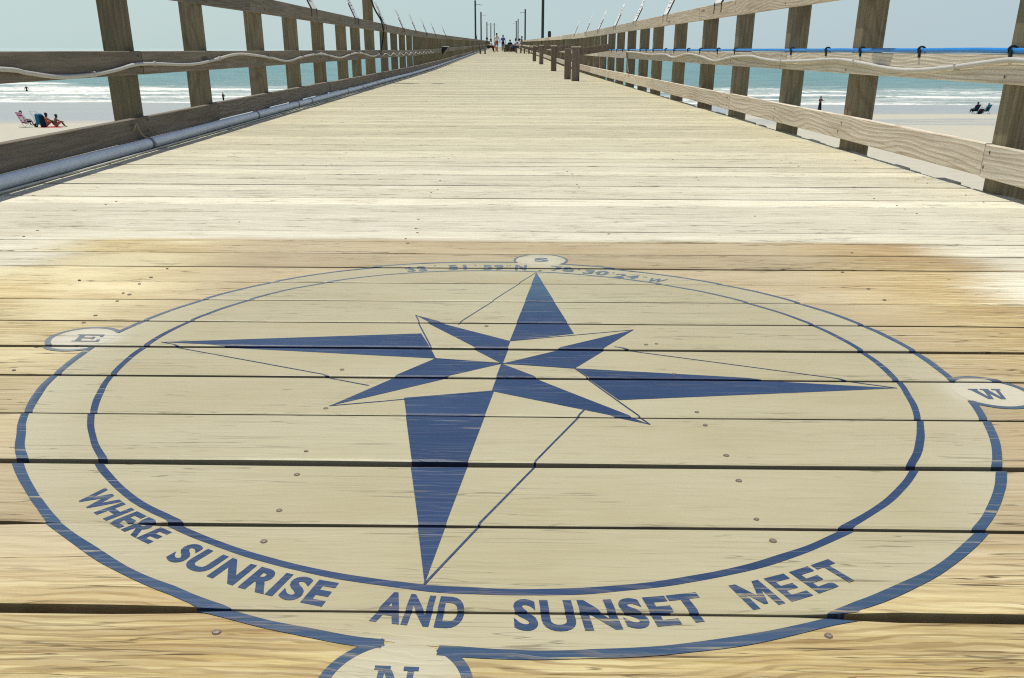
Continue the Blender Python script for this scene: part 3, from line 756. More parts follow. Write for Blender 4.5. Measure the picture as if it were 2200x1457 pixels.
# ------------------------------------------------------------------ lamp poles
def lamp(x, y, h, s, label, w=.165, arm=True):
    e = empty('lamp_pole', (x, y, rise(y)), label, 'lamp post', 'lamp posts along the pier')
    m = MB()
    if y < 30: m.box(-w*.56, w*.56, -w*.5, w*.5, -.6, h, .012); m.build('pole', M['post'], e)
    else: m.tube([(0, 0, -.6), (0, 0, h*.5), (0, 0, h)], [w*.53, w*.51, w*.47], 12); m.build('pole', M['pole'], e, smooth=True)
    if arm:
        MB().tube(spline([(0, 0, h-.42), (s*.25, 0, h-.36), (s*.55, 0, h-.40)], 5), .02, 6).build('lamp_arm', M['pole'], e)
        q = MB().tube([(s*.55, 0, h-.30), (s*.55, 0, h-.38), (s*.55, 0, h-.46)], [.04, .09, .15], 10); q.build('lamp_head', M['conduit'], e)
    return e
lamp(-2.76, 17.85, 5.0, 1, 'nearest dark lamp pole rising behind the left railing with a black cable')
lamp(-2.76, 85.5, 4.72, 1, 'tallest looking of the distant dark lamp poles on the left')
lamp(-2.74, 106, 4.36, 1, 'second of the distant dark lamp poles on the left')
lamp(-2.72, 142, 4.05, 1, 'third of the distant dark lamp poles on the left')
lamp(-2.68, 183, 4.75, 1, 'fourth of the distant dark lamp poles on the left', .2)
lamp(-2.0, 186, 4.8, 1, 'last and rightmost of the distant lamp poles on the left', .17)
lamp(2.42, 54, 5.0, -1, 'nearest dark lamp pole on the right side, running out of the top of the view')
lamp(2.42, 98, 4.4, -1, 'second dark lamp pole on the right side with a small lamp arm')
lamp(2.44, 147, 4.65, -1, 'third dark lamp pole on the right side')
lamp(2.36, 162, 4.65, -1, 'leftmost dark lamp pole on the right side, half behind its neighbour', .18)
tag(MB().tube(spline([(-2.655, 17.75, 4.2), (-2.65, 17.75, 2.2), (-2.64, 17.7, 1.55), (-2.465, 17.6, 1.20), (-2.44, 17.7, 1.0), (-2.45, 17.6, .82), (-2.46, 17.4, .64), (-2.462, 17.3, .57)], 6), .016, 6).build('power_cable', M['black'], None, smooth=True), 'black power cable running down the near left lamp pole to the mid rail', 'cable')
tag(MB().box(XR+.01, XR+.17, 45.8, 45.98, 1.135+rise(46), 1.42+rise(46), .01).box(XR+.03, XR+.15, 45.82, 45.96, 1.42+rise(46), 1.45+rise(46), .005).build('electric_box', M['pole'], None, (XR, 46, 1.3)), 'small dark box standing on the right top rail beside a lamp pole', 'box')
tag(MB().box(XL-.17, XL-.01, 80.8, 81.0, 1.15+rise(81), 1.47+rise(81), .01).box(XL-.15, XL-.03, 80.85, 80.95, 1.47+rise(81), 1.50+rise(81), .005).build('electric_box', M['pole'], None, (XL, 81, 1.3)), 'small dark box on the far left top rail', 'box')
# black wedge fixed to the left mid rail
V = [(-2.47, 34.6, .69), (-2.22, 34.6, .69), (-2.47, 34.6, .36), (-2.47, 34.95, .69), (-2.22, 34.95, .69), (-2.47, 34.95, .36)]
V = [(x, y, z+rise(34.8)) for x, y, z in V]
e = empty('corner_bracket', (-2.47, 34.6, .4+rise(34.8)), 'black triangular bracket with pale shelf fixed to the left mid rail far along', 'bracket')
mesh_obj('bracket_plate', [(x+2.47, y-34.6, z-.4-rise(34.8)) for x, y, z in V], [(0, 1, 2), (3, 5, 4), (0, 3, 4, 1), (1, 4, 5, 2), (0, 2, 5, 3)], M['black'], e)
MB().box(0, .28, -.02, .37, .292, .312, .004).build('shelf_board', M['white'], e)

# ------------------------------------------------------------------ posts and benches on the deck
def stub(x, y, h, label, two=False):
    z = rise(y)
    e = empty('timber_bollard', (x, y, z), label, 'bollard', 'dark timber bollards by the right railing')
    MB().box(-.085, .085, 0, .14, 0, h, .008).build('post', M['bench'], e)
    if two: MB().box(-.17, -.02, 1.1, 1.24, 0, h-.02, .008).build('post', M['bench'], e)
    # beam sloping up to the railing
    L_ = XR-x
    b_ = MB(); b_.box(.088, L_-.01, .02, .06, -.075, .075, .004)
    V = [(vx, vy, vz+h-.09+.10*(vx-.09)/(L_-.09)) for vx, vy, vz in b_.V]
    mesh_obj('slanting_beam', V, b_.F, M['bench'], e, (.3, .04, h-.1))
    MB().box(-.10, .10, -.015, .155, h+.001, h+.03, .004).build('cap', M['railR'], e)
    return e
stub(1.60, 19.0, .70, 'nearest dark timber bollard by the right railing, doubled by a second post', True)
stub(1.60, 27.4, .74, 'second dark timber bollard beside the right railing')
stub(1.60, 36.5, .74, 'third dark timber bollard beside the right railing')
stub(1.52, 42.5, .70, 'farthest dark timber bollard beside the right railing')
def bench(x, y, rz, label, L_=1.8, h=.72):
    e = empty('bench', (x, y, rise(y)), label, 'bench', 'dark benches far along the pier', rz)
    MB().box(-L_/2, L_/2, -.24, .24, .40, .44, .006).build('seat', M['benchY'], e)
    MB().box(-L_/2, L_/2, -.28, -.245, .30, h, .006).build('backrest', M['benchY'], e)
    for sx in (-1, 1):
        MB().box(sx*L_/2-.06, sx*L_/2+.06, -.24, -.15, 0, .40, .006).build('leg', M['bench'], e)
        MB().box(sx*L_/2-.06, sx*L_/2+.06, .15, .24, 0, .40, .006).build('leg', M['bench'], e)
    MB().box(-L_/2+.07, L_/2-.07, -.22, -.18, .03, .385, .004).build('skirt_board', M['benchY'], e)
    return e
bench(-1.72, 71, R(-90), 'dark bench far along the left side of the pier', 1.6, .86)
bench(1.95, 73, R(90), 'dark bench nearest the right railing far along the pier', 1.6)
bench(1.35, 77.5, R(90), 'dark bench in the middle of the far right bench cluster', 2.4)
bench(.65, 85, R(180), 'dark bench nearest the walkway in the far right bench cluster', 1.1)

# ------------------------------------------------------------------ people
def skin(verts, edges, rad, root=0, sub=1):
    me = bpy.data.meshes.new('s'); me.from_pydata(verts, edges, []); ob = bpy.data.objects.new('s', me); COL.objects.link(ob)
    ob.modifiers.new('sk', 'SKIN'); sk = me.skin_vertices[0].data
    for i, r_ in enumerate(rad):
        sk[i].radius = (r_, r_) if not isinstance(r_, tuple) else r_; sk[i].use_root = (i == root)
    sb = ob.modifiers.new('sb', 'SUBSURF'); sb.levels = sub; sb.render_levels = sub
    dg = bpy.context.evaluated_depsgraph_get(); dg.update()
    out = bpy.data.meshes.new_from_object(ob.evaluated_get(dg))
    V = [v.co[:] for v in out.vertices]; F = [tuple(p.vertices) for p in out.polygons]
    bpy.data.objects.remove(ob); bpy.data.meshes.remove(me); bpy.data.meshes.remove(out)
    return V, F
def base_pose():
    J = dict(pelvis=(0, 0, .95), spine=(0, 0, 1.13), chest=(0, 0, 1.34), neck=(0, 0, 1.49), head=(0, .015, 1.59), crown=(0, .015, 1.69))
    for s, n in ((-1, 'l'), (1, 'r')):
        J['sh'+n] = (s*.175, 0, 1.42); J['el'+n] = (s*.235, -.02, 1.15); J['wr'+n] = (s*.25, .06, .92)
        J['hp'+n] = (s*.09, 0, .91); J['kn'+n] = (s*.10, .02, .50); J['an'+n] = (s*.10, -.01, .08); J['to'+n] = (s*.11, .15, .03)
    return J
def pose(kind):
    J = base_pose()
    if kind == 'walk':
        J.update(knl=(-.09, .16, .52), anl=(-.09, .20, .09), tol=(-.09, .36, .06), knr=(.09, -.02, .49), anr=(.09, -.26, .14), tor=(.10, -.13, .04),
                 ell=(-.24, -.10, 1.16), wrl=(-.25, -.08, .93), elr=(.24, .05, 1.16), wrr=(.24, .22, .98))
    if kind == 'hips':
        J.update(ell=(-.37, -.10, 1.17), wrl=(-.18, .03, 1.02), elr=(.37, -.10, 1.17), wrr=(.18, .03, 1.02))
    if kind == 'hold':
        J.update(ell=(-.33, .02, 1.20), wrl=(-.36, .20, 1.30), elr=(.24, .05, 1.18), wrr=(.12, .20, 1.10))
    if kind == 'wade':
        J.update(ell=(-.34, -.02, 1.20), wrl=(-.36, .14, 1.05), elr=(.34, -.02, 1.18), wrr=(.40, .02, .96))
    if kind in ('sit', 'recline'):
        lean = -.10 if kind == 'sit' else -.22
        z = .42 if kind == 'sit' else .28
        J.update(pelvis=(0, 0, z), spine=(0, lean*.4, z+.18), chest=(0, lean*.8, z+.38), neck=(0, lean, z+.53), head=(0, lean+.03, z+.63), crown=(0, lean+.03, z+.73))
        for s, n in ((-1, 'l'), (1, 'r')):
            J['sh'+n] = (s*.175, lean*.9, z+.46); J['el'+n] = (s*.26, lean+.10, z+.22); J['wr'+n] = (s*.18, .22, z+.16)
            J['hp'+n] = (s*.09, .02, z-.01); J['kn'+n] = (s*.13, .43, z+.07); J['an'+n] = (s*.13, .50, .08); J['to'+n] = (s*.13, .66, .03)
    if kind == 'ground':
        z = .13
        J.update(pelvis=(0, 0, z), spine=(0, .02, z+.18), chest=(0, .06, z+.38), neck=(0, .10, z+.53), head=(0, .14, z+.62), crown=(0, .15, z+.72))
        for s, n in ((-1, 'l'), (1, 'r')):
            J['sh'+n] = (s*.165, .07, z+.45); J['el'+n] = (s*.24, .26, z+.30); J['wr'+n] = (s*.14, .45, z+.26)
            J['hp'+n] = (s*.09, .02, z); J['kn'+n] = (s*.14, .40, .42); J['an'+n] = (s*.13, .60, .07); J['to'+n] = (s*.13, .74, .03)
    return J
def person(label, loc, rz, kind, h=1.7, skin_m='skin', top_m=None, low_m=None, hair_m='hair', legs='short', skirt=False, hat=None, group=None):
    e = empty('person', loc, label, 'person', group, rz)
    J = {k: tuple(c_*h/1.72 for c_ in v) for k, v in pose(kind).items()}; s = h/1.72
    names = ['pelvis', 'spine', 'chest', 'neck', 'head', 'crown']; rad = [(.125, .09), (.115, .085), (.14, .095), .052, .078, .062]
    E = [(0, 1), (1, 2), (2, 3), (3, 4), (4, 5)]; V = [J[n] for n in names]; Rr = list(rad)
    # face: brow, nose and chin
    hd = Vector(J['head'])
    for off, r_, par in (((0, .085, -.015), .018, 4), ((0, .06, -.075), .032, 4)):
        V.append(tuple(hd+Vector(off)*s)); Rr.append(r_); E.append((par, len(V)-1))
    for n, sd in (('l', -1), ('r', 1)):
        b_ = len(V); V += [J['sh'+n], J['el'+n], J['wr'+n]]; Rr += [.058, .042, .030]; E += [(2, b_), (b_, b_+1), (b_+1, b_+2)]
        w = Vector(J['wr'+n]); d = (w-Vector(J['el'+n])).normalized(); sidev = d.cross(Vector((0, 0, 1)))
        if sidev.length < .2: sidev = Vector((0, 1, 0))
        sidev.normalize()
        pm = w+d*.075*s; V.append(tuple(pm)); Rr.append((.036, .022)); E.append((b_+2, b_+3))
        curl = d.cross(sidev)*.02
        for q, ln in ((-.026, .062), (-.009, .076), (.009, .07), (.026, .054)):
            a = pm+sidev*q*s+d*.02*s; t_ = pm+sidev*q*1.2*s+d*ln*s+curl*s
            i0 = len(V); V += [tuple(a+d*.012*s), tuple(t_)]; Rr += [.0095, .0075]; E += [(b_+3, i0), (i0, i0+1)]
        i0 = len(V); V.append(tuple(w+d*.05*s+sidev*.058*s)); Rr.append(.010); E.append((b_+2, i0))
        b_ = len(V); V += [J['hp'+n], J['kn'+n], J['an'+n], J['to'+n]]; Rr += [.088, .056, .038, .034]; E += [(0, b_), (b_, b_+1), (b_+1, b_+2), (b_+2, b_+3)]
    Rr = [tuple(q*s for q in r_) if isinstance(r_, tuple) else r_*s for r_ in Rr]
    v, f = skin(V, E, Rr); mesh_obj('body', v, f, M[skin_m], e, smooth=True)
    if top_m:
        V = [J['pelvis'], J['spine'], J['chest'], tuple(Vector(J['chest']).lerp(Vector(J['neck']), .6))]; Rr = [(.145, .112), (.135, .105), (.16, .115), .075]; E = [(0, 1), (1, 2), (2, 3)]
        for n in 'lr':
            b_ = len(V); V += [J['sh'+n], tuple(Vector(J['sh'+n]).lerp(Vector(J['el'+n]), .75))]; Rr += [.075, .066]; E += [(2, b_), (b_, b_+1)]
        Rr = [tuple(q*s for q in r_) if isinstance(r_, tuple) else r_*s for r_ in Rr]
        v, f = skin(V, E, Rr); mesh_obj('shirt', v, f, top_m, e, smooth=True)
    if low_m:
        if skirt:
            p = Vector(J['pelvis']); a = Vector(J['anl']).lerp(Vector(J['anr']), .5)
            MB().tube([p+Vector((0, 0, .10*s)), p, p.lerp(a, .5), p.lerp(a, .93)], [.12*s, .155*s, .19*s, .24*s], 14).build('skirt', low_m, e, smooth=True)
        else:
            V = [J['spine'], J['pelvis']]; Rr = [(.10, .08), (.142, .115)]; E = [(0, 1)]
            for n in 'lr':
                b_ = len(V); k = Vector(J['hp'+n]); kn = Vector(J['kn'+n]); an = Vector(J['an'+n])
                if legs == 'short': V += [tuple(k), tuple(k.lerp(kn, .85))]; Rr += [.105, .085]; E += [(1, b_), (b_, b_+1)]
                else: V += [tuple(k), tuple(kn), tuple(kn.lerp(an, .95))]; Rr += [.102, .072, .055]; E += [(1, b_), (b_, b_+1), (b_+1, b_+2)]
            Rr = [tuple(q*s for q in r_) if isinstance(r_, tuple) else r_*s for r_ in Rr]
            v, f = skin(V, E, Rr, 1); mesh_obj('shorts' if legs == 'short' else 'trousers', v, f, low_m, e, smooth=True)
    c_ = Vector(J['head']).lerp(Vector(J['crown']), .55)
    m = MB(); m.ball(c_+Vector((0, -.022*s, .02*s)), .098*s, (1, 1.02, 1.05), 12); m.build('hair', M[hair_m], e, smooth=True)
    if hat:
        m = MB(); m.tube([c_+Vector((0, 0, .05*s)), c_+Vector((0, 0, .10*s)), c_+Vector((0, 0, .135*s))], [.108*s, .10*s, .05*s], 12); m.tube([c_+Vector((0, .02, .05*s)), c_+Vector((0, .02, .062*s))], .16*s, 14); m.build('hat', hat, e)
    return e
def on_deck(x, y, z=0): return (x, y, rise(y)+.003+z)
white = cloth('white_cloth', (.72, .72, .72)); coral = cloth('coral_cloth', (.42, .10, .055)); purple = cloth('purple_cloth', (.13, .10, .34)); dark = cloth('charcoal_cloth', (.018, .02, .028)); olive = cloth('olive_cloth', (.07, .075, .05)); blue = cloth('blue_cloth', (.03, .10, .22)); pinkc = cloth('salmon_cloth', (.38, .13, .10)); palec = cloth('pale_blue_cloth', (.42, .50, .56))
person('person in white shirt and coral shorts walking on the pier', on_deck(-.70, 88), R(180), 'walk', 1.74, 'skin', white, coral)
person('person in purple patterned shirt and dark trousers walking on the pier', on_deck(-.06, 88), R(180), 'walk', 1.56, 'tanskin', purple, dark, legs='long')
person('person in dark green top sitting beside the far left bench end', on_deck(-1.45, 80, .02), R(-100), 'sit', 1.85, 'skin', olive, dark, legs='long')
person('person in white top sitting just left of the walker in coral shorts', on_deck(-1.15, 84, .02), R(-95), 'sit', 1.7, 'skin', white, coral)
person('dark haired person in pale top sitting among the far right benches', on_deck(1.10, 84, .02), R(100), 'sit', 1.8, 'tanskin', palec, blue)
person('person in white top sitting closest to the far right railing', on_deck(1.42, 82, .02), R(90), 'sit', 1.75, 'skin', white, dark, legs='long')
person('person in black top sitting on the bench nearest the walkway', on_deck(.62, 86, .02), R(10), 'sit', 1.6, 'tanskin', dark, dark, legs='long')
person('person in dark clothes at the right railing beyond the benches', on_deck(1.95, 93, .0), R(-90), 'stand', 1.5, 'skin', dark, blue)

# ------------------------------------------------------------------ beach
def sandz(x, y):
    yy_ = max(y, 8)
    return -4.17-.0415*(yy_-54)+.03*mnoise.noise((x*.06, y*.11, 0))+.008*mnoise.noise((x*.6, y*.6, 3))
SEA = -7.72
def grid(x0, x1, nx, y0, y1, ny, zf, py=1.0):
    V = []; F = []
    for j in range(ny+1):
        y = y0+(y1-y0)*(j/ny)**py
        for i in range(nx+1):
            x = x0+(x1-x0)*i/nx; V.append((x, y, zf(x, y)))
    for j in range(ny):
        for i in range(nx):
            a = j*(nx+1)+i; F.append((a, a+1, a+nx+2, a+nx+1))
    return V, F
def sand_mat():
    t = NT('beach_sand'); p = t.posxyz()
    n1 = t.noise(t.comb(t.math('MULTIPLY', p[0], .03), t.math('MULTIPLY', p[1], .09), 0.0), 1, 4, .55)
    n2 = t.noise(t.comb(p[0], p[1], 0.0), 2.2, 5, .6)
    n3 = t.noise(t.comb(t.math('MULTIPLY', p[0], .5), t.math('MULTIPLY', p[1], .8), 0.0), 1, 5, .65)
    yw = t.math('MULTIPLY_ADD', t.math('SUBTRACT', n1, .5), 34.0, p[1])
    side = t.mr(p[0], -20.0, 30.0, 62.0, 84.0)
    wet = t.mr(yw, t.math('SUBTRACT', side, 4.0), t.math('ADD', side, 8.0))
    pool = t.math('MULTIPLY', t.mr(t.math('ABSOLUTE', t.math('SUBTRACT', yw, 69.0)), 1.5, 5.5, 1.0, 0.0), t.mr(p[0], 8.0, 26.0))
    wet = t.math('MAXIMUM', wet, t.math('MULTIPLY', pool, .75))
    dry = t.mix(t.mr(n2, .35, .65), (.45, .425, .34), (.49, .465, .37))
    dry = t.mix(t.math('MULTIPLY', t.mr(n3, .5, .7), .25), dry, (.41, .38, .29))
    wc = t.mix(t.mr(n1, .3, .7), (.335, .35, .325), (.365, .37, .33))
    col = t.mix(wet, dry, wc)
    t.bump(t.math('ADD', n2, t.math('MULTIPLY', n3, 2.0)), .25, .05)
    return t.fin(col, t.mr(wet, 0, 1, .9, .32), t.mr(wet, 0, 1, .1, .4))
V, F = grid(-260, 260, 130, -60, 150, 120, sandz)
sand = mesh_obj('beach', V, F, sand_mat(), smooth=True); sand['kind'] = 'structure'

BREAK = [(150, 1.2, .35), (163, 2.2, .42), (181, 3.0, .62), (205, 4.0, .75)]
def wavez(x, y):
    z = 0
    for yc, w, a in BREAK:
        d = y-yc-9*mnoise.noise((x*.018, yc, 1.3))-2*mnoise.noise((x*.09, yc, 4.3))
        am = a*max(0, .35+1.1*mnoise.noise((x*.022+yc, yc*.7, 7.7)))
        z += am*math.exp(-(d/w)**2) if d < 0 else am*math.exp(-(d/(w*2.4))**2)
    f = min(1, max(0, (y-138)/20))
    z += f*(.10*math.sin(y*.42+2*mnoise.noise((x*.03, y*.03, 2)))+.16*mnoise.noise((x*.05, y*.22, 3.1))+.06*mnoise.noise((x*.3, y*.6, 6.1)))
    return SEA+z
def sea_mat():
    t = NT('sea_water'); p = t.posxyz()
    # foam thins with distance from the beach; streaks lie along the crests
    big = t.noise(t.comb(t.math('MULTIPLY', p[0], .020), t.math('MULTIPLY', p[1], .11), 0.0), 1, 3, .5, .4)
    st = t.noise(t.comb(t.math('MULTIPLY', p[0], .17), t.math('MULTIPLY', p[1], .55), 4.0), 1, 7, .72, .9)
    fine = t.noise(t.comb(t.math('MULTIPLY', p[0], .7), t.math('MULTIPLY', p[1], 2.2), 2.0), 1, 4, .6)
    f = t.math('ADD', t.math('MULTIPLY', big, .36), t.math('ADD', t.math('MULTIPLY', st, .48), t.math('MULTIPLY', fine, .16)))
    # the height of the water lifts the foam onto the crests
    crest = t.mr(p[2], SEA+.05, SEA+.55)
    f = t.math('MULTIPLY_ADD', crest, .30, f)
    f = t.math('ADD', f, t.mr(p[0], 15.0, -30.0, 0.0, .02))
    th = t.math('ADD', .055, t.ramp(t.mr(p[1], 134, 300, 0, 1, False), [(0, (.36,)*3), (.045, (.40,)*3), (.09, (.49,)*3), (.15, (.46,)*3), (.22, (.51,)*3), (.30, (.455,)*3), (.40, (.50,)*3), (.50, (.60,)*3), (1, (.75,)*3)]))
    foam = t.math('MAXIMUM', t.mr(f, th, t.math('ADD', th, .06)), t.math('MULTIPLY', t.mr(f, t.math('SUBTRACT', th, .09), th), .4))
    caps = t.math('MULTIPLY', t.mr(t.noise(t.comb(t.math('MULTIPLY', p[0], .25), t.math('MULTIPLY', p[1], .45), 9.0), 1, 3, .7), .70, .73), t.mr(p[1], 250, 700, .8, .35))
    foam = t.math('MAXIMUM', foam, caps)
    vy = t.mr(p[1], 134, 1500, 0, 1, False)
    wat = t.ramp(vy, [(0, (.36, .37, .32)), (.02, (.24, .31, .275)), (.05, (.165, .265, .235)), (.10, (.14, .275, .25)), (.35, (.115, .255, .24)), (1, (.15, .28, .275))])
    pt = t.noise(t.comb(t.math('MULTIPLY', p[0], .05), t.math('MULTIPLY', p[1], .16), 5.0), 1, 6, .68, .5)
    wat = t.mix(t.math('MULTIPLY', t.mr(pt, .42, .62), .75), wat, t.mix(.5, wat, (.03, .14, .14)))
    wat = t.mix(t.mr(p[1], 700, 2600), wat, (.37, .46, .445))  # distance haze put into the colour of the far water
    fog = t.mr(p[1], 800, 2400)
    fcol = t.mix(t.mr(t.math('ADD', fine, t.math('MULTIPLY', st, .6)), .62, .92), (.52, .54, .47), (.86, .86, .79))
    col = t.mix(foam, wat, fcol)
    spk = t.noise(t.comb(t.math('MULTIPLY', p[0], 1.1), t.math('MULTIPLY', p[1], .55), 12.0), 1, 2, .6)
    spk = t.math('MULTIPLY', t.mr(spk, .68, .72), t.math('MULTIPLY', t.mr(p[1], 600, 220), t.mr(p[0], 20, -25)))
    col = t.mix(t.math('MULTIPLY', spk, .8), col, (.88, .9, .85))  # sun sparkle coloured onto the water as white specks
    t.bump(t.math('ADD', t.math('MULTIPLY', fine, .6), st), .55, .35)
    return t.fin(col, t.math('MAXIMUM', t.mr(foam, 0, 1, .30, .9), fog), t.math('MULTIPLY', t.mr(foam, 0, 1, .35, .05), t.math('SUBTRACT', 1.0, fog)))
sm = sea_mat()
V, F = grid(-300, 300, 300, 136, 420, 260, wavez, 1.25)
nv = len(V)
V2, F2 = grid(-25000, 25000, 40, 420, 40000, 30, lambda x, y: SEA-.03, 3.0)
V += V2; F += [tuple(i+nv for i in f) for f in F2]
for s in (-1, 1):
    b_ = len(V); V += [(s*300, 136, SEA-.05), (s*3000, 136, SEA-.05), (s*3000, 420, SEA-.05), (s*300, 420, SEA-.05)]; F.append((b_, b_+1, b_+2, b_+3) if s > 0 else (b_+3, b_+2, b_+1, b_))
sea = mesh_obj('sea', V, F, sm, smooth=True); sea['kind'] = 'structure'

# things on the sand
def at_sand(x, y, dz=0): return (x, y, sandz(x, y)+dz)
def beach_chair(loc, rz, label, fab, stripes=None, frame='white'):
    e = empty('beach_chair', loc, label, 'beach chair', None, rz)
    fr = MB()
    for s in (-1, 1):
        x = s*.28
        fr.tube([(x, -.38, .98), (x, -.02, .26), (x, .10, .02)], .013, 6)
        fr.tube([(x, -.30, .02), (x, .02, .28), (x, .46, .36)], .013, 6)
        fr.tube([(x, -.20, .58), (x, .20, .54), (x, .34, .33)], .013, 6)
        fr.tube([(x, -.30, .02), (x, .10, .02)], .012, 6)
    fr.tube([(-.28, -.38, .98), (.28, -.38, .98)], .013, 6); fr.tube([(-.28, .46, .36), (.28, .46, .36)], .013, 6)
    fr.build('frame', M[frame], e)
    def sl(a, b_, t0, t1, th=.012):
        p = [Vector(a).lerp(Vector(b_), t) for t in (t0, t1)]; V = []
        for q in p:
            for x in (-.27, .27): V += [(x, q.y, q.z), (x, q.y-.002, q.z-th)]
        return V, [(0, 2, 6, 4), (1, 5, 7, 3), (0, 1, 3, 2), (4, 6, 7, 5), (0, 4, 5, 1), (2, 3, 7, 6)]
    A, B = (0, -.37, .96), (0, -.03, .27)
    bk = MB().add(*sl(A, B, 0, 1)).build('backrest', fab, e)
    st_ = MB().add(*sl((0, -.02, .27), (0, .45, .35), 0, 1)).build('seat', fab, e)
    if stripes:
        for i in range(4):
            t0 = .08+.24*i; q = MB()
            V, F = sl(A, B, t0, t0+.10, .024); V = [(x, y-.004, z+.003) for x, y, z in V]
            q.add(V, F).build('stripe', stripes, bk)
    return e
magenta = cloth('magenta_canvas', (.42, .03, .17)); lilac = cloth('lilac_canvas', (.55, .40, .55)); teal = cloth('teal_canvas', (.01, .16, .24)); navy = cloth('navy_canvas', (.01, .025, .05))
B = {"chair1": [-30.95, 54.64], "cart": [-30.25, 54.67], "towel": [-29.55, 54.71], "wader": [-97.29, 174.54], "stand": [-46.1, 139.98], "woman": [36.27, 96.62], "pairL": [50.14, 89.24], "pairR": [51.39, 89.35], "bag": [50.66, 89.29]}
px, py = B['chair1']; beach_chair(at_sand(px, py), R(-24), 'magenta striped folding beach chair with white frame standing on the sand', magenta, lilac)
person('person in white top sitting in the magenta striped beach chair', at_sand(px, py, .06), R(-24), 'recline', 1.62, 'tanskin', white, dark)
px, py = B['cart']
e = empty('beach_cart', at_sand(px, py), 'blue folding beach cart with black wheels and grey handle beside the striped chair', 'cart', None, R(-15))
m = MB(); m.tube([(-.02, -.02, .12), (-.10, -.05, .62), (-.22, -.16, 1.02)], .014, 6); m.tube([(.44, -.02, .12), (.36, -.05, .62), (.24, -.16, 1.02)], .014, 6); m.tube([(-.22, -.16, 1.02), (.24, -.16, 1.02)], .014, 6); m.build('handle', M['conduit'], e)
m = MB(); m.box(.0, .40, -.12, .20, .18, .86, .06); m.V = [(x+.02*math.sin(z*9+y*4), y+.015*math.sin(x*11+z*7), z) for x, y, z in m.V]; m.build('bag', cloth('blue_canvas', (.015, .15, .25)), e)
m = MB(); m.box(.36, .66, -.10, .18, .02, .80, .07); m.V = [(x-.22*max(0, z-.3), y, z) for x, y, z in m.V]; m.build('folded_canopy', navy, e)
for wx in (-.05, .45):
    m = MB(); m.tube([(wx-.05, 0, .13), (wx+.05, 0, .13)], .13, 16)
    w_ = m.build('wheel', M['black'], e)
    MB().tube([(wx-.055, 0, .13), (wx+.055, 0, .13)], .05, 10).build('hub', M['white'], w_)
px, py = B['towel']
tw = MB(); tn_ = 14
V, F = grid(-.68, .68, tn_, -.45, .45, 8, lambda x, y: .02+.02*mnoise.noise((x*3, y*3, 0)))
tow = mesh_obj('beach_towel', V, F, cloth('red_towel', (.50, .035, .025)), smooth=True); tow.location = at_sand(px+.22, py); tow.rotation_euler = (0, 0, R(6)); tag(tow, 'red towel spread on the sand under two sitting people', 'towel')
person('dark haired sitting person on the left of the red towel reaching towards the other', at_sand(px-.16, py), R(-42), 'ground', 1.72, 'tanskin', pinkc, pinkc)
person('dark haired sitting person on the right of the red towel with outstretched leg', at_sand(px+.46, py+.05), R(-50), 'ground', 1.55, 'tanskin', None, pinkc)
px, py = B['wader']; person('person in dark swimwear wading waist deep in the left surf', (px, py, SEA-.62), R(20), 'wade', 1.75, 'tanskin', dark, dark)
px, py = B['stand']; person('dark dressed person with hands on hips at the foam edge left of the pier', at_sand(px, py, -.02), R(150), 'hips', 1.62, 'tanskin', dark, dark, legs='long')
px, py = B['woman']; person('person in long dark skirt holding something up on the wet sand right of the pier', at_sand(px, py), R(200), 'hold', 1.66, 'tanskin', cloth('rust_cloth', (.16, .075, .05)), dark, skirt=True)
px, py = B['pairL']; beach_chair(at_sand(px, py), R(14), 'dark navy folding beach chair, left of the pair on the right beach', navy, None, 'black')
person('person in dark clothes sitting in the navy beach chair on the right beach', at_sand(px, py, .08), R(14), 'recline', 1.85, 'tanskin', navy, dark, legs='long')
px, py = B['pairR']; beach_chair(at_sand(px, py), R(14), 'teal folding beach chair, right of the pair on the right beach', teal, None, 'conduit')
person('person sitting low in the teal beach chair on the right beach', at_sand(px, py, .05), R(14), 'recline', 1.70, 'tanskin', navy, dark)
px, py = B['bag']
m = MB().box(-.22, .22, -.18, .18, 0, .52, .07); m.V = [(x+.35*z, y, z) for x, y, z in m.V]
e = empty('beach_bag', at_sand(px, py), 'dark bag slumped on the sand between the two beach chairs', 'bag')
m.build('bag_body', dark, e); MB().tube(spline([(.05, 0, .50), (.16, 0, .70), (.30, 0, .50)], 6), .016, 6).build('strap', M['black'], e)

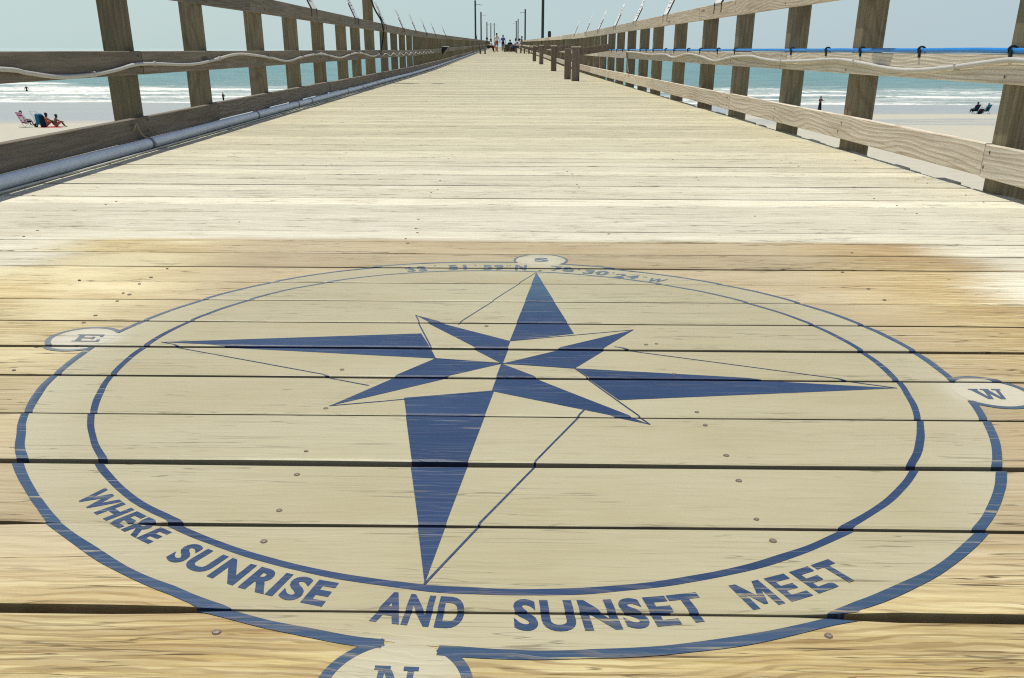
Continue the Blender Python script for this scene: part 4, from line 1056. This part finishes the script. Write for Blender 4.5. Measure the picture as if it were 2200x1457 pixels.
# ------------------------------------------------------------------ light
SUN = Vector((-.195, .13, 1)).normalized()
el = math.asin(SUN.z); az = math.atan2(SUN.x, SUN.y)
w = bpy.data.worlds.new('World'); SC.world = w; w.use_nodes = True
nt = w.node_tree; bg = nt.nodes['Background']
sky = nt.nodes.new('ShaderNodeTexSky'); sky.sky_type = 'NISHITA'; sky.sun_disc = False
sky.sun_elevation = el; sky.sun_rotation = az; sky.air_density = 1.0; sky.dust_density = 1.2; sky.ozone_density = 1.0
# thin sea haze towards the horizon
tc = nt.nodes.new('ShaderNodeTexCoord'); sx = nt.nodes.new('ShaderNodeSeparateXYZ'); nt.links.new(tc.outputs['Generated'], sx.inputs[0])
hz = nt.nodes.new('ShaderNodeMapRange'); hz.interpolation_type = 'SMOOTHSTEP'; nt.links.new(sx.outputs[2], hz.inputs[0])
hz.inputs[1].default_value = 0.0; hz.inputs[2].default_value = .42; hz.inputs[3].default_value = .88; hz.inputs[4].default_value = 0.0
sd = nt.nodes.new('ShaderNodeMapRange'); nt.links.new(sx.outputs[0], sd.inputs[0]); sd.inputs[1].default_value = -.5; sd.inputs[2].default_value = .6
hc = nt.nodes.new('ShaderNodeMix'); hc.data_type = 'RGBA'; nt.links.new(sd.outputs[0], hc.inputs[0])
hc.inputs[6].default_value = (5.6, 7.1, 6.95, 1); hc.inputs[7].default_value = (4.75, 6.0, 6.7, 1)
mx = nt.nodes.new('ShaderNodeMix'); mx.data_type = 'RGBA'; nt.links.new(hz.outputs[0], mx.inputs[0])
nt.links.new(sky.outputs[0], mx.inputs[6]); nt.links.new(hc.outputs[2], mx.inputs[7])
nt.links.new(mx.outputs[2], bg.inputs[0]); bg.inputs[1].default_value = .10
sl_ = bpy.data.lights.new('sun', 'SUN'); sl_.energy = 4.0; sl_.angle = R(.53); sl_.color = (1.0, .955, .86)
so = bpy.data.objects.new('sun', sl_); COL.objects.link(so); so.rotation_euler = SUN.to_track_quat('Z', 'Y').to_euler()
SC.view_settings.view_transform = 'Standard'; SC.view_settings.look = 'None'; SC.view_settings.exposure = 0; SC.view_settings.gamma = 1

SC.render.engine = 'CYCLES'
SC.cycles.filter_width = 1.15; SC.cycles.use_denoising = False
SC.cycles.use_adaptive_sampling = True; SC.cycles.adaptive_threshold = .015
SC.cycles.max_bounces = 6; SC.cycles.diffuse_bounces = 3; SC.cycles.glossy_bounces = 2
SC.cycles.caustics_reflective = False; SC.cycles.caustics_refractive = False
